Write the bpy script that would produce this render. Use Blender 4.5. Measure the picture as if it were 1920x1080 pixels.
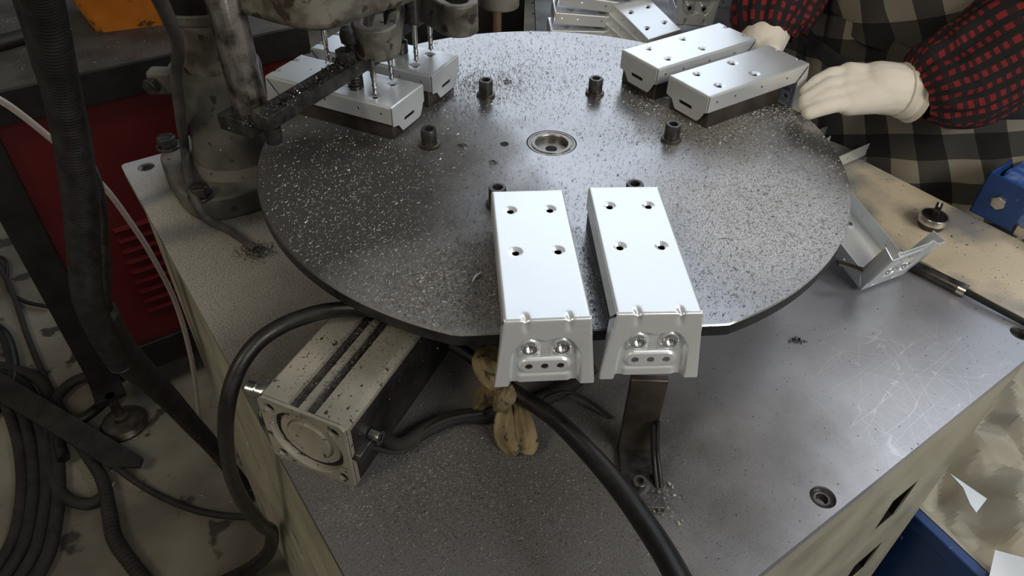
import bpy, bmesh, math, random
import numpy as np
from mathutils import Vector, Matrix, noise
random.seed(7); rng = np.random.default_rng(7)
for o in list(bpy.data.objects): bpy.data.objects.remove(o)
SC = bpy.context.scene; COL = SC.collection
PI = math.pi
def sm(a, b, x):
    t = min(1., max(0., (x-a)/(b-a))); return t*t*(3-2*t)

# ---------------------------------------------------------------- camera (recovered from the photograph)
CP = (-0.043132, -0.674932, 0.387439); YAW, PITCH, ROLL, FPX = 0.007826, 0.720294, 0.025591, 1356.32
PHI, TH = 0.084559, 0.618685                       # angle of the turntable stations, angle of the machine base
def _axes():
    cy, sy, cp, sp, cr, sr = math.cos(YAW), math.sin(YAW), math.cos(PITCH), math.sin(PITCH), math.cos(ROLL), math.sin(ROLL)
    f = Vector((sy*cp, cy*cp, -sp)); r = Vector((cy, -sy, 0)); u = r.cross(f)
    return cr*r+sr*u, -sr*r+cr*u, f
RT, UP, FW = _axes(); CV = Vector(CP)
cam = bpy.data.cameras.new('camera'); co = bpy.data.objects.new('camera', cam); COL.objects.link(co)
m = Matrix((RT, UP, -FW)).transposed().to_4x4(); m.translation = CV; co.matrix_world = m
cam.sensor_width = 36; cam.lens = FPX/1920*36; cam.clip_start = .01; cam.clip_end = 60
SC.camera = co
def ray(u, v):
    u = float(u); v = float(v); return (u-960)/FPX*RT-(v-540)/FPX*UP+FW
def PT(u, v, z):                                    # point of the plane at height z
    d = ray(u, v); return CV+d*((z-CV.z)/d.z)
def AT(u, v, d): return CV+ray(u, v).normalized()*d  # point at a distance
UX = Vector((math.cos(TH), math.sin(TH), 0)); UY = Vector((-math.sin(TH), math.cos(TH), 0))
def TB(a, b, z): return UX*a+UY*b+Vector((0, 0, z))  # machine base frame
TZ = -0.12; FZ = -0.92                              # height of the base plate, of the floor

# ---------------------------------------------------------------- light
w = bpy.data.worlds.new('world'); SC.world = w; w.use_nodes = True
bg = w.node_tree.nodes['Background']; bg.inputs[0].default_value = (.62, .60, .54, 1); bg.inputs[1].default_value = .17
def area(name, loc, target, sx, sy, power, col):
    l = bpy.data.lights.new(name, 'AREA'); l.shape = 'RECTANGLE'; l.size = sx; l.size_y = sy; l.energy = power; l.color = col
    o = bpy.data.objects.new(name, l); COL.objects.link(o); o.location = loc
    o.rotation_euler = (Vector(target)-Vector(loc)).to_track_quat('-Z', 'Y').to_euler(); return o
area('window_daylight', (1.7, 3.42, 2.3), (1.7, 0, 2.3), 5.4, 4.2, 118, (.78, .87, 1.0))
area('lamp_left', (-1.7, -1.6, 2.1), (-.4, -.2, -.1), .5, .9, 20, (1, .86, .64))
area('ceiling_lamp', (1.9, -2.1, 1.9), (.3, 0, 0), 2.0, 1.2, 60, (1, .97, .90))
area('ceiling_lamp_front', (1.5, .9, 2.4), (.5, 0, -.1), 1.2, .5, 16, (.93, .96, 1))
SC.view_settings.view_transform = 'Standard'; SC.view_settings.look = 'None'
SC.view_settings.exposure = 0; SC.view_settings.gamma = 1; SC.view_settings.use_curve_mapping = False

# ---------------------------------------------------------------- materials
def mat(name, c1, c2=None, rough=.5, metal=0., scale=30, bump=.1, bscale=200, lo=.35, hi=.65, rvar=.1, alpha=None, spots=None, coat=0, detail=6):
    """c1/c2: linear colours blended by noise; spots = (colour, scale, threshold) small dirt flecks"""
    M = bpy.data.materials.new(name); M.use_nodes = True; N = M.node_tree.nodes; L = M.node_tree.links
    b = N['Principled BSDF']; tc = N.new('ShaderNodeTexCoord')
    n1 = N.new('ShaderNodeTexNoise'); n1.inputs['Scale'].default_value = scale; n1.inputs['Detail'].default_value = detail
    L.new(tc.outputs['Object'], n1.inputs['Vector'])
    r = N.new('ShaderNodeValToRGB'); r.color_ramp.elements[0].position = lo; r.color_ramp.elements[1].position = hi
    r.color_ramp.elements[0].color = (*c1, 1); r.color_ramp.elements[1].color = (*(c2 or c1), 1)
    L.new(n1.outputs['Fac'], r.inputs[0]); col = r.outputs[0]
    if spots:
        n3 = N.new('ShaderNodeTexNoise'); n3.inputs['Scale'].default_value = spots[1]; n3.inputs['Detail'].default_value = 3
        L.new(tc.outputs['Object'], n3.inputs['Vector'])
        r3 = N.new('ShaderNodeValToRGB'); r3.color_ramp.elements[0].position = spots[2]; r3.color_ramp.elements[1].position = spots[2]+.05
        L.new(n3.outputs['Fac'], r3.inputs[0]); mx = N.new('ShaderNodeMix'); mx.data_type = 'RGBA'
        L.new(r3.outputs[0], mx.inputs['Factor']); L.new(col, mx.inputs['A']); mx.inputs['B'].default_value = (*spots[0], 1); col = mx.outputs['Result']
    L.new(col, b.inputs['Base Color'])
    mr = N.new('ShaderNodeMapRange'); mr.inputs['To Min'].default_value = max(.02, rough-rvar); mr.inputs['To Max'].default_value = min(1, rough+rvar)
    L.new(n1.outputs['Fac'], mr.inputs['Value']); mr.inputs['From Min'].default_value = .3; mr.inputs['From Max'].default_value = .7
    L.new(mr.outputs[0], b.inputs['Roughness']); b.inputs['Metallic'].default_value = metal
    if bump:
        n2 = N.new('ShaderNodeTexNoise'); n2.inputs['Scale'].default_value = bscale; n2.inputs['Detail'].default_value = 4
        L.new(tc.outputs['Object'], n2.inputs['Vector']); bp = N.new('ShaderNodeBump'); bp.inputs['Strength'].default_value = bump
        bp.inputs['Distance'].default_value = .001; L.new(n2.outputs['Fac'], bp.inputs['Height']); L.new(bp.outputs[0], b.inputs['Normal'])
    if coat: b.inputs['Coat Weight'].default_value = coat; b.inputs['Coat Roughness'].default_value = .1
    return M
M = {}
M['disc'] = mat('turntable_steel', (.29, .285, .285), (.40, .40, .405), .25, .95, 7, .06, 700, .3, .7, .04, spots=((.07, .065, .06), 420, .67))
M['plate'] = mat('base_plate_steel', (.40, .41, .45), (.52, .53, .58), .38, .6, 9, .07, 500, .3, .7, .07, spots=((.06, .05, .045), 300, .68))
M['zinc'] = mat('galvanised_sheet', (.79, .83, .855), (.87, .90, .92), .32, .60, 14, .05, 160, .3, .7, .05)
M['nut'] = mat('bright_zinc_nut', (.75, .76, .76), None, .25, 1, 60, .05)
M['block'] = mat('fixture_block_steel', (.075, .062, .052), (.145, .125, .11), .42, .8, 30, .25, 400)
M['blackox'] = mat('black_oxide', (.05, .048, .046), (.10, .097, .093), .36, .7, 120, .15, 500)
M['black'] = mat('black_rubber', (.004, .004, .0045), (.010, .0095, .009), .42, 0, 60, .15, 500, spots=((.10, .095, .09), 500, .72))
M['dustrub'] = mat('dusty_rubber', (.008, .0075, .007), (.022, .020, .018), .78, 0, 25, .2, 500, spots=((.10, .09, .08), 400, .68))
M['cast'] = mat('dusty_cast_iron', (.085, .08, .07), (.145, .137, .12), .6, .15, 28, .35, 350, spots=((.05, .042, .035), 90, .66))
M['casthead'] = mat('stained_cast_head', (.085, .074, .058), (.20, .188, .16), .55, .2, 45, .4, 350, .38, .6, spots=((.045, .03, .022), 55, .58))
M['rust'] = mat('worn_guide_rod', (.05, .035, .028), (.26, .24, .215), .38, .7, 60, .3, 300, .36, .60)
M['alu'] = mat('dusty_aluminium', (.30, .28, .235), (.42, .39, .33), .46, .45, 18, .25, 500, spots=((.05, .045, .04), 170, .64))
M['aludark'] = mat('dark_aluminium', (.02, .02, .02), (.045, .045, .043), .4, .5, 30, .2, 400)
M['steel'] = mat('drill_steel', (.30, .30, .30), (.5, .5, .49), .28, 1, 90, .1)
M['cream'] = mat('cream_paint', (.36, .34, .265), (.46, .44, .35), .38, 0, 12, .05, 100, spots=((.12, .09, .06), 22, .70))
M['darkedge'] = mat('dark_plate_edge', (.02, .02, .022), (.05, .05, .052), .45, .6, 60, .2)
M['castcable'] = mat('grey_dusty_cable', (.04, .038, .035), (.10, .095, .085), .6, 0, 25, .2, 500)
M['hubsteel'] = mat('dusty_hub_steel', (.20, .19, .175), (.34, .325, .30), .38, .8, 60, .15, 400, spots=((.05, .045, .04), 300, .62))
M['red'] = mat('red_panel', (.075, .004, .006), (.105, .006, .008), .42, 0, 6, .03, 100)
M['blackpaint'] = mat('black_paint', (.004, .004, .004), (.009, .0085, .008), .5, 0, 20, .1, 200)
M['bench'] = mat('dusty_bench_top', (.03, .027, .024), (.06, .055, .05), .6, 0, 14, .3, 400, spots=((.3, .3, .28), 420, .72))
M['orange'] = mat('orange_bin', (.42, .13, .012), (.55, .18, .02), .45, 0, 14, .1, 200, spots=((.10, .05, .02), 35, .60))
M['floor'] = mat('concrete_floor', (.11, .10, .08), (.22, .205, .165), .7, 0, 5, .3, 120, spots=((.035, .03, .025), 14, .60))
M['strip'] = mat('dusty_bench_steel', (.33, .325, .32), (.78, .67, .50), .45, .25, 9, .4, 300, .42, .58, spots=((.05, .045, .04), 200, .66))
M['glove'] = mat('white_cotton_glove', (.74, .69, .60), (.82, .77, .68), .85, 0, 20, .25, 500)
M['skin'] = mat('skin', (.42, .24, .17), (.48, .29, .21), .5, 0, 30, .1)
M['hair'] = mat('black_hair', (.012, .010, .009), (.03, .026, .022), .4, 0, 80, .4, 300)
M['cloth'] = mat('dark_trousers', (.015, .016, .022), (.03, .03, .036), .8, 0, 20, .2)
M['rag'] = mat('yellowed_rag', (.13, .10, .05), (.27, .215, .115), .85, 0, 35, .5, 250, spots=((.05, .04, .03), 120, .62))
M['bluerail'] = mat('scuffed_blue_paint', (.03, .10, .36), (.22, .34, .60), .35, 0, 60, .1, 200, .45, .75)
M['blue'] = mat('blue_paint', (.012, .045, .17), (.02, .065, .24), .4, 0, 12, .1, 200, spots=((.25, .32, .45), 60, .70))
M['bluedark'] = mat('dark_blue_bin', (.006, .014, .045), (.01, .02, .06), .5, 0, 8, .1)
M['kraft'] = mat('kraft_paper', (.40, .37, .30), (.50, .465, .38), .7, 0, 6, .2, 80)
M['white'] = mat('white_card', (.62, .64, .68), (.72, .74, .78), .6, 0, 6, 0)
M['bucket'] = mat('silver_ring', (.45, .44, .42), (.6, .59, .56), .3, .9, 60, .05)
M['plastic'] = mat('black_plastic', (.010, .010, .011), (.02, .02, .02), .35, 0, 30, .05)
M['chip'] = mat('steel_shavings', (.35, .345, .33), (.80, .79, .77), .30, .6, 300, 0, lo=.4, hi=.6)
M['chipdark'] = mat('dark_swarf', (.03, .028, .026), (.16, .155, .15), .4, .7, 300, 0)
M['hole'] = mat('dark_bore', (.006, .006, .006), None, .8, 0, 10, 0)
M['wall'] = mat('plaster_wall', (.10, .10, .095), (.15, .15, .14), .9, 0, 2, .1)
M['copper'] = mat('dull_copper', (.16, .10, .075), (.22, .14, .10), .45, .5, 40, .1)
def clear(name, col):
    m_ = bpy.data.materials.new(name); m_.use_nodes = True; b = m_.node_tree.nodes['Principled BSDF']
    b.inputs['Base Color'].default_value = (*col, 1); b.inputs['Transmission Weight'].default_value = .7; b.inputs['Roughness'].default_value = .2
    return m_
M['tube'] = clear('clear_tube', (.8, .72, .66)); M['glass'] = clear('window_glass', (.9, .93, .95))

def gingham(name, cw, dark, mid, light, plaid=False):
    m_ = bpy.data.materials.new(name); m_.use_nodes = True; N = m_.node_tree.nodes; L = m_.node_tree.links
    b = N['Principled BSDF']; uv = N.new('ShaderNodeUVMap'); sp = N.new('ShaderNodeSeparateXYZ'); L.new(uv.outputs[0], sp.inputs[0])
    def math_(op, a, b_=None):
        n = N.new('ShaderNodeMath'); n.operation = op
        for i, x in enumerate((a, b_)):
            if x is None: continue
            if isinstance(x, (int, float)): n.inputs[i].default_value = x
            else: L.new(x, n.inputs[i])
        return n.outputs[0]
    def stripe(ax, wd, duty=.5):
        return math_('GREATER_THAN', math_('FRACT', math_('DIVIDE', sp.outputs[ax], wd)), duty)
    if not plaid:
        s = math_('ADD', stripe(0, cw*2), stripe(1, cw*2))
        r = N.new('ShaderNodeValToRGB'); r.color_ramp.interpolation = 'CONSTANT'
        e = r.color_ramp.elements; e[0].color = (*light, 1); e[0].position = 0; e[1].position = .3; e[1].color = (*mid, 1)
        k = e.new(.8); k.color = (*dark, 1)
        L.new(math_('DIVIDE', s, 2), r.inputs[0]); col = r.outputs[0]
    else:                                            # narrow red and black check with a navy thread
        a = stripe(0, .0125, .45); c = stripe(1, .0105, .50)
        r = N.new('ShaderNodeValToRGB'); r.color_ramp.interpolation = 'CONSTANT'
        e = r.color_ramp.elements; e[0].color = (*light, 1); e[0].position = 0; e[1].position = .2; e[1].color = (*mid, 1)
        k = e.new(.45); k.color = (*dark, 1)
        L.new(math_('ADD', math_('MULTIPLY', a, .55), math_('MULTIPLY', c, .3)), r.inputs[0]); col = r.outputs[0]
    nz = N.new('ShaderNodeTexNoise'); nz.inputs['Scale'].default_value = 900; L.new(uv.outputs[0], nz.inputs['Vector'])
    mx = N.new('ShaderNodeMix'); mx.data_type = 'RGBA'; mx.blend_type = 'MULTIPLY'; mx.inputs['Factor'].default_value = .3
    L.new(col, mx.inputs['A']); L.new(nz.outputs['Fac'], mx.inputs['B']); L.new(mx.outputs['Result'], b.inputs['Base Color'])
    b.inputs['Roughness'].default_value = .9
    bp = N.new('ShaderNodeBump'); bp.inputs['Strength'].default_value = .3; bp.inputs['Distance'].default_value = .001
    L.new(nz.outputs['Fac'], bp.inputs['Height']); L.new(bp.outputs[0], b.inputs['Normal'])
    return m_
M['apron'] = gingham('black_check_apron', .030, (.012, .011, .011), (.065, .062, .058), (.30, .27, .225))
M['plaid'] = gingham('red_black_check', .01, (.010, .008, .010), (.035, .008, .012), (.24, .015, .017), True)

def scratches(m_):                                   # long bright scratches worn into the plate
    N = m_.node_tree.nodes; L = m_.node_tree.links; b = N['Principled BSDF']
    tc = N.new('ShaderNodeTexCoord'); col = b.inputs['Base Color'].links[0].from_socket
    mp = N.new('ShaderNodeVectorMath'); mp.operation = 'DISTANCE'; L.new(tc.outputs['Object'], mp.inputs[0])
    c = PT(1740, 745, TZ); mp.inputs[1].default_value = (c.dot(UX), c.dot(UY), c.z)
    mask = N.new('ShaderNodeMapRange'); mask.inputs['From Min'].default_value = .13; mask.inputs['From Max'].default_value = .02
    L.new(mp.outputs['Value'], mask.inputs['Value'])
    acc = None
    for ang, sc in ((.9, 7), (.2, 9), (-.7, 8), (1.5, 10), (.55, 6)):
        r0_ = N.new('ShaderNodeMapping'); r0_.inputs['Rotation'].default_value = (0, 0, ang); L.new(tc.outputs['Object'], r0_.inputs['Vector'])
        ro = N.new('ShaderNodeMapping'); ro.inputs['Scale'].default_value = (sc*3.4, sc*.35, 1)
        L.new(r0_.outputs[0], ro.inputs['Vector'])
        n = N.new('ShaderNodeTexNoise'); n.inputs['Scale'].default_value = 2.2; n.inputs['Detail'].default_value = 0; L.new(ro.outputs[0], n.inputs['Vector'])
        d = N.new('ShaderNodeMath'); d.operation = 'SUBTRACT'; L.new(n.outputs['Fac'], d.inputs[0]); d.inputs[1].default_value = .5
        a = N.new('ShaderNodeMath'); a.operation = 'ABSOLUTE'; L.new(d.outputs[0], a.inputs[0])
        s = N.new('ShaderNodeMapRange'); s.inputs['From Min'].default_value = .007; s.inputs['From Max'].default_value = .0; L.new(a.outputs[0], s.inputs['Value'])
        if acc is None: acc = s.outputs[0]
        else:
            mxx = N.new('ShaderNodeMath'); mxx.operation = 'MAXIMUM'; L.new(acc, mxx.inputs[0]); L.new(s.outputs[0], mxx.inputs[1]); acc = mxx.outputs[0]
    mu = N.new('ShaderNodeMath'); mu.operation = 'MULTIPLY'; L.new(acc, mu.inputs[0]); L.new(mask.outputs[0], mu.inputs[1])
    mx = N.new('ShaderNodeMix'); mx.data_type = 'RGBA'; L.new(mu.outputs[0], mx.inputs['Factor']); L.new(col, mx.inputs['A']); mx.inputs['B'].default_value = (.75, .76, .8, 1)
    L.new(mx.outputs['Result'], b.inputs['Base Color'])
scratches(M['plate'])
def dust_and_light(m_, centre, r0, r1, col, scale=6, amt=.9, wob=.12):
    """a matt layer with its own outline"""
    N = m_.node_tree.nodes; L = m_.node_tree.links; b = N['Principled BSDF']; tc = N.new('ShaderNodeTexCoord')
    src = b.inputs['Base Color'].links[0].from_socket; rs = b.inputs['Roughness'].links[0].from_socket
    d = N.new('ShaderNodeVectorMath'); d.operation = 'DISTANCE'; L.new(tc.outputs['Object'], d.inputs[0]); d.inputs[1].default_value = centre
    n = N.new('ShaderNodeTexNoise'); n.inputs['Scale'].default_value = scale; n.inputs['Detail'].default_value = 8; n.inputs['Roughness'].default_value = .65; L.new(tc.outputs['Object'], n.inputs['Vector'])
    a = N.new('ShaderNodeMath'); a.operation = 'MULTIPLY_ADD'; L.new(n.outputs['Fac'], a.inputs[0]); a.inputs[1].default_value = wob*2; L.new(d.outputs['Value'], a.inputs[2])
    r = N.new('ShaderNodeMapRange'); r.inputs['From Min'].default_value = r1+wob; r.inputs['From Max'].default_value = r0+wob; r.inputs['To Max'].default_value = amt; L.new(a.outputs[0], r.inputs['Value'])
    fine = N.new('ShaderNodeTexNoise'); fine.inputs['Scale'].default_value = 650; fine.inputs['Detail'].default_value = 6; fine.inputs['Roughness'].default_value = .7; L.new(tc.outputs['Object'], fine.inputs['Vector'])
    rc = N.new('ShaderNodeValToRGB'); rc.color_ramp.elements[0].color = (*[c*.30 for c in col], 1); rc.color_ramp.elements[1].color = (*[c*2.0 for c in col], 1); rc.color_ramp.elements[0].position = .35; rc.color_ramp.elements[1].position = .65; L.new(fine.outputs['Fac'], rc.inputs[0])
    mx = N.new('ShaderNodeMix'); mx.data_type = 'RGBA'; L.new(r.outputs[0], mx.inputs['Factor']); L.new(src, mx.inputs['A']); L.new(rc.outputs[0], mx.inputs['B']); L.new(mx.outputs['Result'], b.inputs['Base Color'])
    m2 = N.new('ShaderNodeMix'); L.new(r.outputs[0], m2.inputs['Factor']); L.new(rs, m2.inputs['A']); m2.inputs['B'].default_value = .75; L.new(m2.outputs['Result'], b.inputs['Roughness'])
    prev = b.inputs['Metallic']; m3 = N.new('ShaderNodeMix'); L.new(r.outputs[0], m3.inputs['Factor'])
    if prev.links: L.new(prev.links[0].from_socket, m3.inputs['A'])
    else: m3.inputs['A'].default_value = prev.default_value
    m3.inputs['B'].default_value = .1; L.new(m3.outputs['Result'], prev)
def tbl(p): return Vector((p.dot(UX), p.dot(UY), p.z))
dust_and_light(M['plate'], tbl(PT(420, 480, TZ)), .12, .34, (.25, .23, .20))
dust_and_light(M['plate'], tbl(PT(860, 960, TZ)), .17, .36, (.050, .045, .040))
dust_and_light(M['disc'], PT(585, 370, 0), .10, .25, (.026, .023, .020), 8, .95)  # brown dust, coloured darker to stand for the drill head's dark reflection
dust_and_light(M['disc'], PT(1420, 400, 0), .055, .150, (.50, .51, .55), 9, .85, .04)  # fine filings, coloured paler to stand for the window sheen missing here
dust_and_light(M['disc'], PT(1330, 240, 0), .03, .09, (.16, .145, .125), 12, .7, .05)
dust_and_light(M['disc'], PT(840, 560, 0), .03, .10, (.12, .11, .10), 12, .6, .05)

# ---------------------------------------------------------------- helpers
def link(name, me, mt, parent=None, loc=None, smooth=None):
    o = bpy.data.objects.new(name, me); COL.objects.link(o)
    if mt: me.materials.append(M[mt] if isinstance(mt, str) else mt)
    if parent: o.parent = parent
    if loc is not None: o.location = loc
    if smooth: shade(me, smooth)
    return o
def shade(me, ang=35):
    me.polygons.foreach_set('use_smooth', [True]*len(me.polygons))
    bm = bmesh.new(); bm.from_mesh(me)
    for e in bm.edges:
        e.smooth = len(e.link_faces) == 2 and e.calc_face_angle(0) < math.radians(ang)
    bm.to_mesh(me); bm.free()
def obj(name, bm, mt, parent=None, loc=None, smooth=35, bevel=0, seg=2):
    bmesh.ops.recalc_face_normals(bm, faces=bm.faces)
    me = bpy.data.meshes.new(name); bm.to_mesh(me); bm.free()
    o = link(name, me, mt, parent, loc, smooth)
    if bevel:
        b = o.modifiers.new('bevel', 'BEVEL'); b.width = bevel; b.segments = seg; b.limit_method = 'ANGLE'; b.angle_limit = math.radians(40)
    return o
def bake(o):
    dg = bpy.context.evaluated_depsgraph_get(); dg.update()
    me = bpy.data.meshes.new_from_object(o.evaluated_get(dg)); mats = list(o.data.materials)
    o.modifiers.clear(); o.data = me
    if not me.materials:
        for q in mats: me.materials.append(q)
    return o
def tag(o, label=None, cat=None, group=None, kind=None):
    for k, v in (('label', label), ('category', cat), ('group', group), ('kind', kind)):
        if v: o[k] = v
    return o
def thing(name, label, cat, loc=(0, 0, 0), rz=0, group=None):
    o = bpy.data.objects.new(name, None); COL.objects.link(o); o.location = loc; o.rotation_euler = (0, 0, rz); o.empty_display_size = .02
    return tag(o, label, cat, group)
def box(bm, x0, x1, y0, y1, z0, z1, mx=None):
    r = bmesh.ops.create_cube(bm, size=1)['verts']
    for v in r: v.co = Vector(((x0+x1)/2+v.co.x*(x1-x0), (y0+y1)/2+v.co.y*(y1-y0), (z0+z1)/2+v.co.z*(z1-z0)))
    if mx is not None: bmesh.ops.transform(bm, matrix=mx, verts=r)
    return r
def lathe(bm, prof, n=32, mx=None, close=True):
    """prof: list of (r, z)"""
    rings = []
    for r, z in prof:
        if r < 1e-6: rings.append([bm.verts.new((0, 0, z))])
        else: rings.append([bm.verts.new((r*math.cos(2*PI*i/n), r*math.sin(2*PI*i/n), z)) for i in range(n)])
    for a, b in zip(rings, rings[1:]):
        for i in range(n):
            j = (i+1) % n
            if len(a) == 1 and len(b) == 1: continue
            if len(a) == 1: bm.faces.new((a[0], b[i], b[j]))
            elif len(b) == 1: bm.faces.new((a[i], a[j], b[0]))
            else: bm.faces.new((a[i], a[j], b[j], b[i]))
    vs = [v for r in rings for v in r]
    if mx is not None: bmesh.ops.transform(bm, matrix=mx, verts=vs)
    return vs
def prism(bm, pts, z0, z1, mx=None):
    a = [bm.verts.new((p[0], p[1], z0)) for p in pts]; b = [bm.verts.new((p[0], p[1], z1)) for p in pts]
    bm.faces.new(a[::-1]); bm.faces.new(b)
    for i in range(len(pts)): bm.faces.new((a[i], a[(i+1) % len(pts)], b[(i+1) % len(pts)], b[i]))
    if mx is not None: bmesh.ops.transform(bm, matrix=mx, verts=a+b)
    return a+b
def catmull(pts, k=8):
    P = [Vector(p) for p in pts]; P = [2*P[0]-P[1]]+P+[2*P[-1]-P[-2]]; out = []
    for i in range(1, len(P)-2):
        a, b, c, d = P[i-1:i+3]
        for j in range(k):
            t = j/k; out.append(.5*((2*b)+(c-a)*t+(2*a-5*b+4*c-d)*t*t+(-a+3*b-3*c+d)*t**3))
    out.append(P[-2]); return out
def tube(bm, pts, r, n=12, k=8, corr=0, pitch=.005, flat=1., raw=False):
    """swept tube; r a number or list of radii per control point; corr = corrugation depth"""
    rr = r if isinstance(r, (list, tuple)) else [r]*len(pts)
    C = [Vector(p) for p in pts] if raw else catmull(pts, k)
    R = [rr[min(len(rr)-1, i//k)]*(1-(i % k)/k)+rr[min(len(rr)-1, i//k+1)]*((i % k)/k) for i in range(len(C))] if not raw else list(rr)
    if corr:                                        # resample at half the pitch
        L = [0]
        for a, b in zip(C, C[1:]): L.append(L[-1]+(b-a).length)
        m_ = max(4, int(L[-1]/(pitch/4))); C2 = []; R2 = []; j = 0
        for i in range(m_+1):
            s = L[-1]*i/m_
            while j < len(L)-2 and L[j+1] < s: j += 1
            t = (s-L[j])/max(1e-9, L[j+1]-L[j]); C2.append(C[j].lerp(C[j+1], t)); R2.append((R[j]*(1-t)+R[j+1]*t)-corr*(i % 4 in (2, 3)))
        C, R = C2, R2
    up = Vector((0, 0, 1)); rings = []
    t0 = (C[1]-C[0]).normalized(); nrm = t0.cross(up if abs(t0.z) < .9 else Vector((1, 0, 0))).normalized()
    for i, c in enumerate(C):
        t = (C[min(i+1, len(C)-1)]-C[max(0, i-1)]).normalized()
        nrm = (nrm-t*nrm.dot(t)).normalized(); bn = t.cross(nrm)
        rings.append([bm.verts.new(c+nrm*(R[i]*math.cos(2*PI*q/n))+bn*(R[i]*flat*math.sin(2*PI*q/n))) for q in range(n)])
    for a, b in zip(rings, rings[1:]):
        for i in range(n): bm.faces.new((a[i], a[(i+1) % n], b[(i+1) % n], b[i]))
    bm.faces.new(rings[0][::-1]); bm.faces.new(rings[-1])
def hexpts(r, a0=0): return [(r*math.cos(a0+PI/3*i), r*math.sin(a0+PI/3*i)) for i in range(6)]
def stadium(cx, cy, half, r, n=10, ang=0):
    p = [(half+r*math.cos(t), r*math.sin(t)) for t in np.linspace(-PI/2, PI/2, n)]+[(-half+r*math.cos(t), r*math.sin(t)) for t in np.linspace(PI/2, 3*PI/2, n)]
    c, s = math.cos(ang), math.sin(ang)
    return [(cx+x*c-y*s, cy+x*s+y*c) for x, y in p]
def ring_prism(bm, outer, inner, z0, z1, mx=None):
    n = len(outer); assert n == len(inner); L = []
    for z in (z0, z1):
        L.append([bm.verts.new((*p, z)) for p in outer]); L.append([bm.verts.new((*p, z)) for p in inner])
    o0, i0, o1, i1 = L
    for i in range(n):
        j = (i+1) % n
        bm.faces.new((o1[i], o1[j], i1[j], i1[i])); bm.faces.new((o0[j], o0[i], i0[i], i0[j]))
        bm.faces.new((o0[i], o0[j], o1[j], o1[i])); bm.faces.new((i0[j], i0[i], i1[i], i1[j]))
    vs = sum(L, [])
    if mx is not None: bmesh.ops.transform(bm, matrix=mx, verts=vs)
def frame(loc, x, z=None):
    """matrix with local x along x, z near z"""
    x = Vector(x).normalized(); z = Vector(z or (0, 0, 1)); y = z.cross(x).normalized(); z = x.cross(y)
    m_ = Matrix((x, y, z)).transposed().to_4x4(); m_.translation = loc; return m_
def along(loc, d):
    """matrix whose local z points along d"""
    m_ = Vector(d).normalized().to_track_quat('Z', 'Y').to_matrix().to_4x4(); m_.translation = loc; return m_
def tree_copy(root, loc=None, rot=None, label=None, group=None, mw=None):
    r = root.copy(); COL.objects.link(r)
    if mw is not None: r.matrix_world = mw
    if loc is not None: r.location = loc
    if rot is not None: r.rotation_euler = rot
    if label: r['label'] = label
    if group: r['group'] = group
    for ch in [c for c in bpy.data.objects if c.parent == root]:
        d = ch.copy(); COL.objects.link(d); d.parent = r
        for g in [c for c in bpy.data.objects if c.parent == ch]:
            e = g.copy(); COL.objects.link(e); e.parent = d
    return r

# ================================================================= SETTING
bm = bmesh.new(); box(bm, -4, 5, -3, 3.6, FZ-.1, FZ)
tag(obj('floor', bm, 'floor'), kind='structure')
# far wall with its high windows, the daylight of the shop
bm = bmesh.new()
for b_ in ((-4, -1.05, FZ, 5), (4.45, 5, FZ, 5), (-1.05, 4.45, FZ, .15), (-1.05, 4.45, 4.45, 5)): box(bm, b_[0], b_[1], 3.5, 3.6, b_[2], b_[3])
tag(obj('wall_back', bm, 'wall'), kind='structure')
win = bpy.data.objects.new('window_1', None); COL.objects.link(win); win.location = (1.7, 3.5, .15); tag(win, kind='structure')
bm = bmesh.new()
for i in range(5): box(bm, -2.74+i*1.37-.02, -2.74+i*1.37+.02, .0, .05, 0, 4.3)
for z in (.02, 2.15, 4.28): box(bm, -2.74, 2.74, .0, .05, z-.02, z+.02)
obj('window_frame', bm, 'white', win)
for i in range(4):
    bm = bmesh.new(); box(bm, -2.72+i*1.37, -1.39+i*1.37, .02, .026, .04, 4.26); obj('window_pane', bm, 'glass', win)

# ================================================================= MACHINE BASE
X0, X1, Y0, Y1 = -.371, .318, -.4204, .423
base = thing('machine_base', 'cream painted machine base topped by a scratched dark steel plate', 'machine', (0, 0, 0), TH)
PTH = .012
def circ_(r, n, cx, cy): return [(cx+r*math.cos(2*PI*i/n), cy+r*math.sin(2*PI*i/n)) for i in range(n)]
def loc_tb(p): return (p.dot(UX), p.dot(UY))
scr = [loc_tb(PT(1543, 932, TZ)), loc_tb(PT(1915, 625, TZ)), (-.345, .40)]
from mathutils.geometry import tessellate_polygon
def sheet_with_holes(bm, outer, inner, z0, z1, mx=None):
    """outer, inner: lists of 2-D outlines; closed solid between z0 and z1"""
    polys = [outer]+inner; flat = [p for q in polys for p in q]
    tris = tessellate_polygon([[Vector((x, y, 0)) for x, y in q] for q in polys])
    lo = [bm.verts.new((x, y, z0)) for x, y in flat]; hi = [bm.verts.new((x, y, z1)) for x, y in flat]
    for t in tris:
        try: bm.faces.new([hi[i] for i in t]); bm.faces.new([lo[i] for i in reversed(t)])
        except ValueError: pass
    k = 0
    for q in polys:
        n = len(q)
        for i in range(n): bm.faces.new((lo[k+i], lo[k+(i+1) % n], hi[k+(i+1) % n], hi[k+i]))
        k += n
    if mx is not None: bmesh.ops.transform(bm, matrix=mx, verts=lo+hi)
cor = []
for cx, cy, a in ((X1-.006, Y0+.006, -PI/2), (X1-.006, Y1-.006, 0), (X0+.006, Y1-.006, PI/2), (X0+.006, Y0+.006, PI)):
    cor += [(cx+.006*math.cos(a+t), cy+.006*math.sin(a+t)) for t in np.linspace(0, PI/2, 5)]
bm = bmesh.new(); sheet_with_holes(bm, cor, [circ_(.0105, 32, x, y) for x, y in scr], TZ-PTH, TZ)
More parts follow.
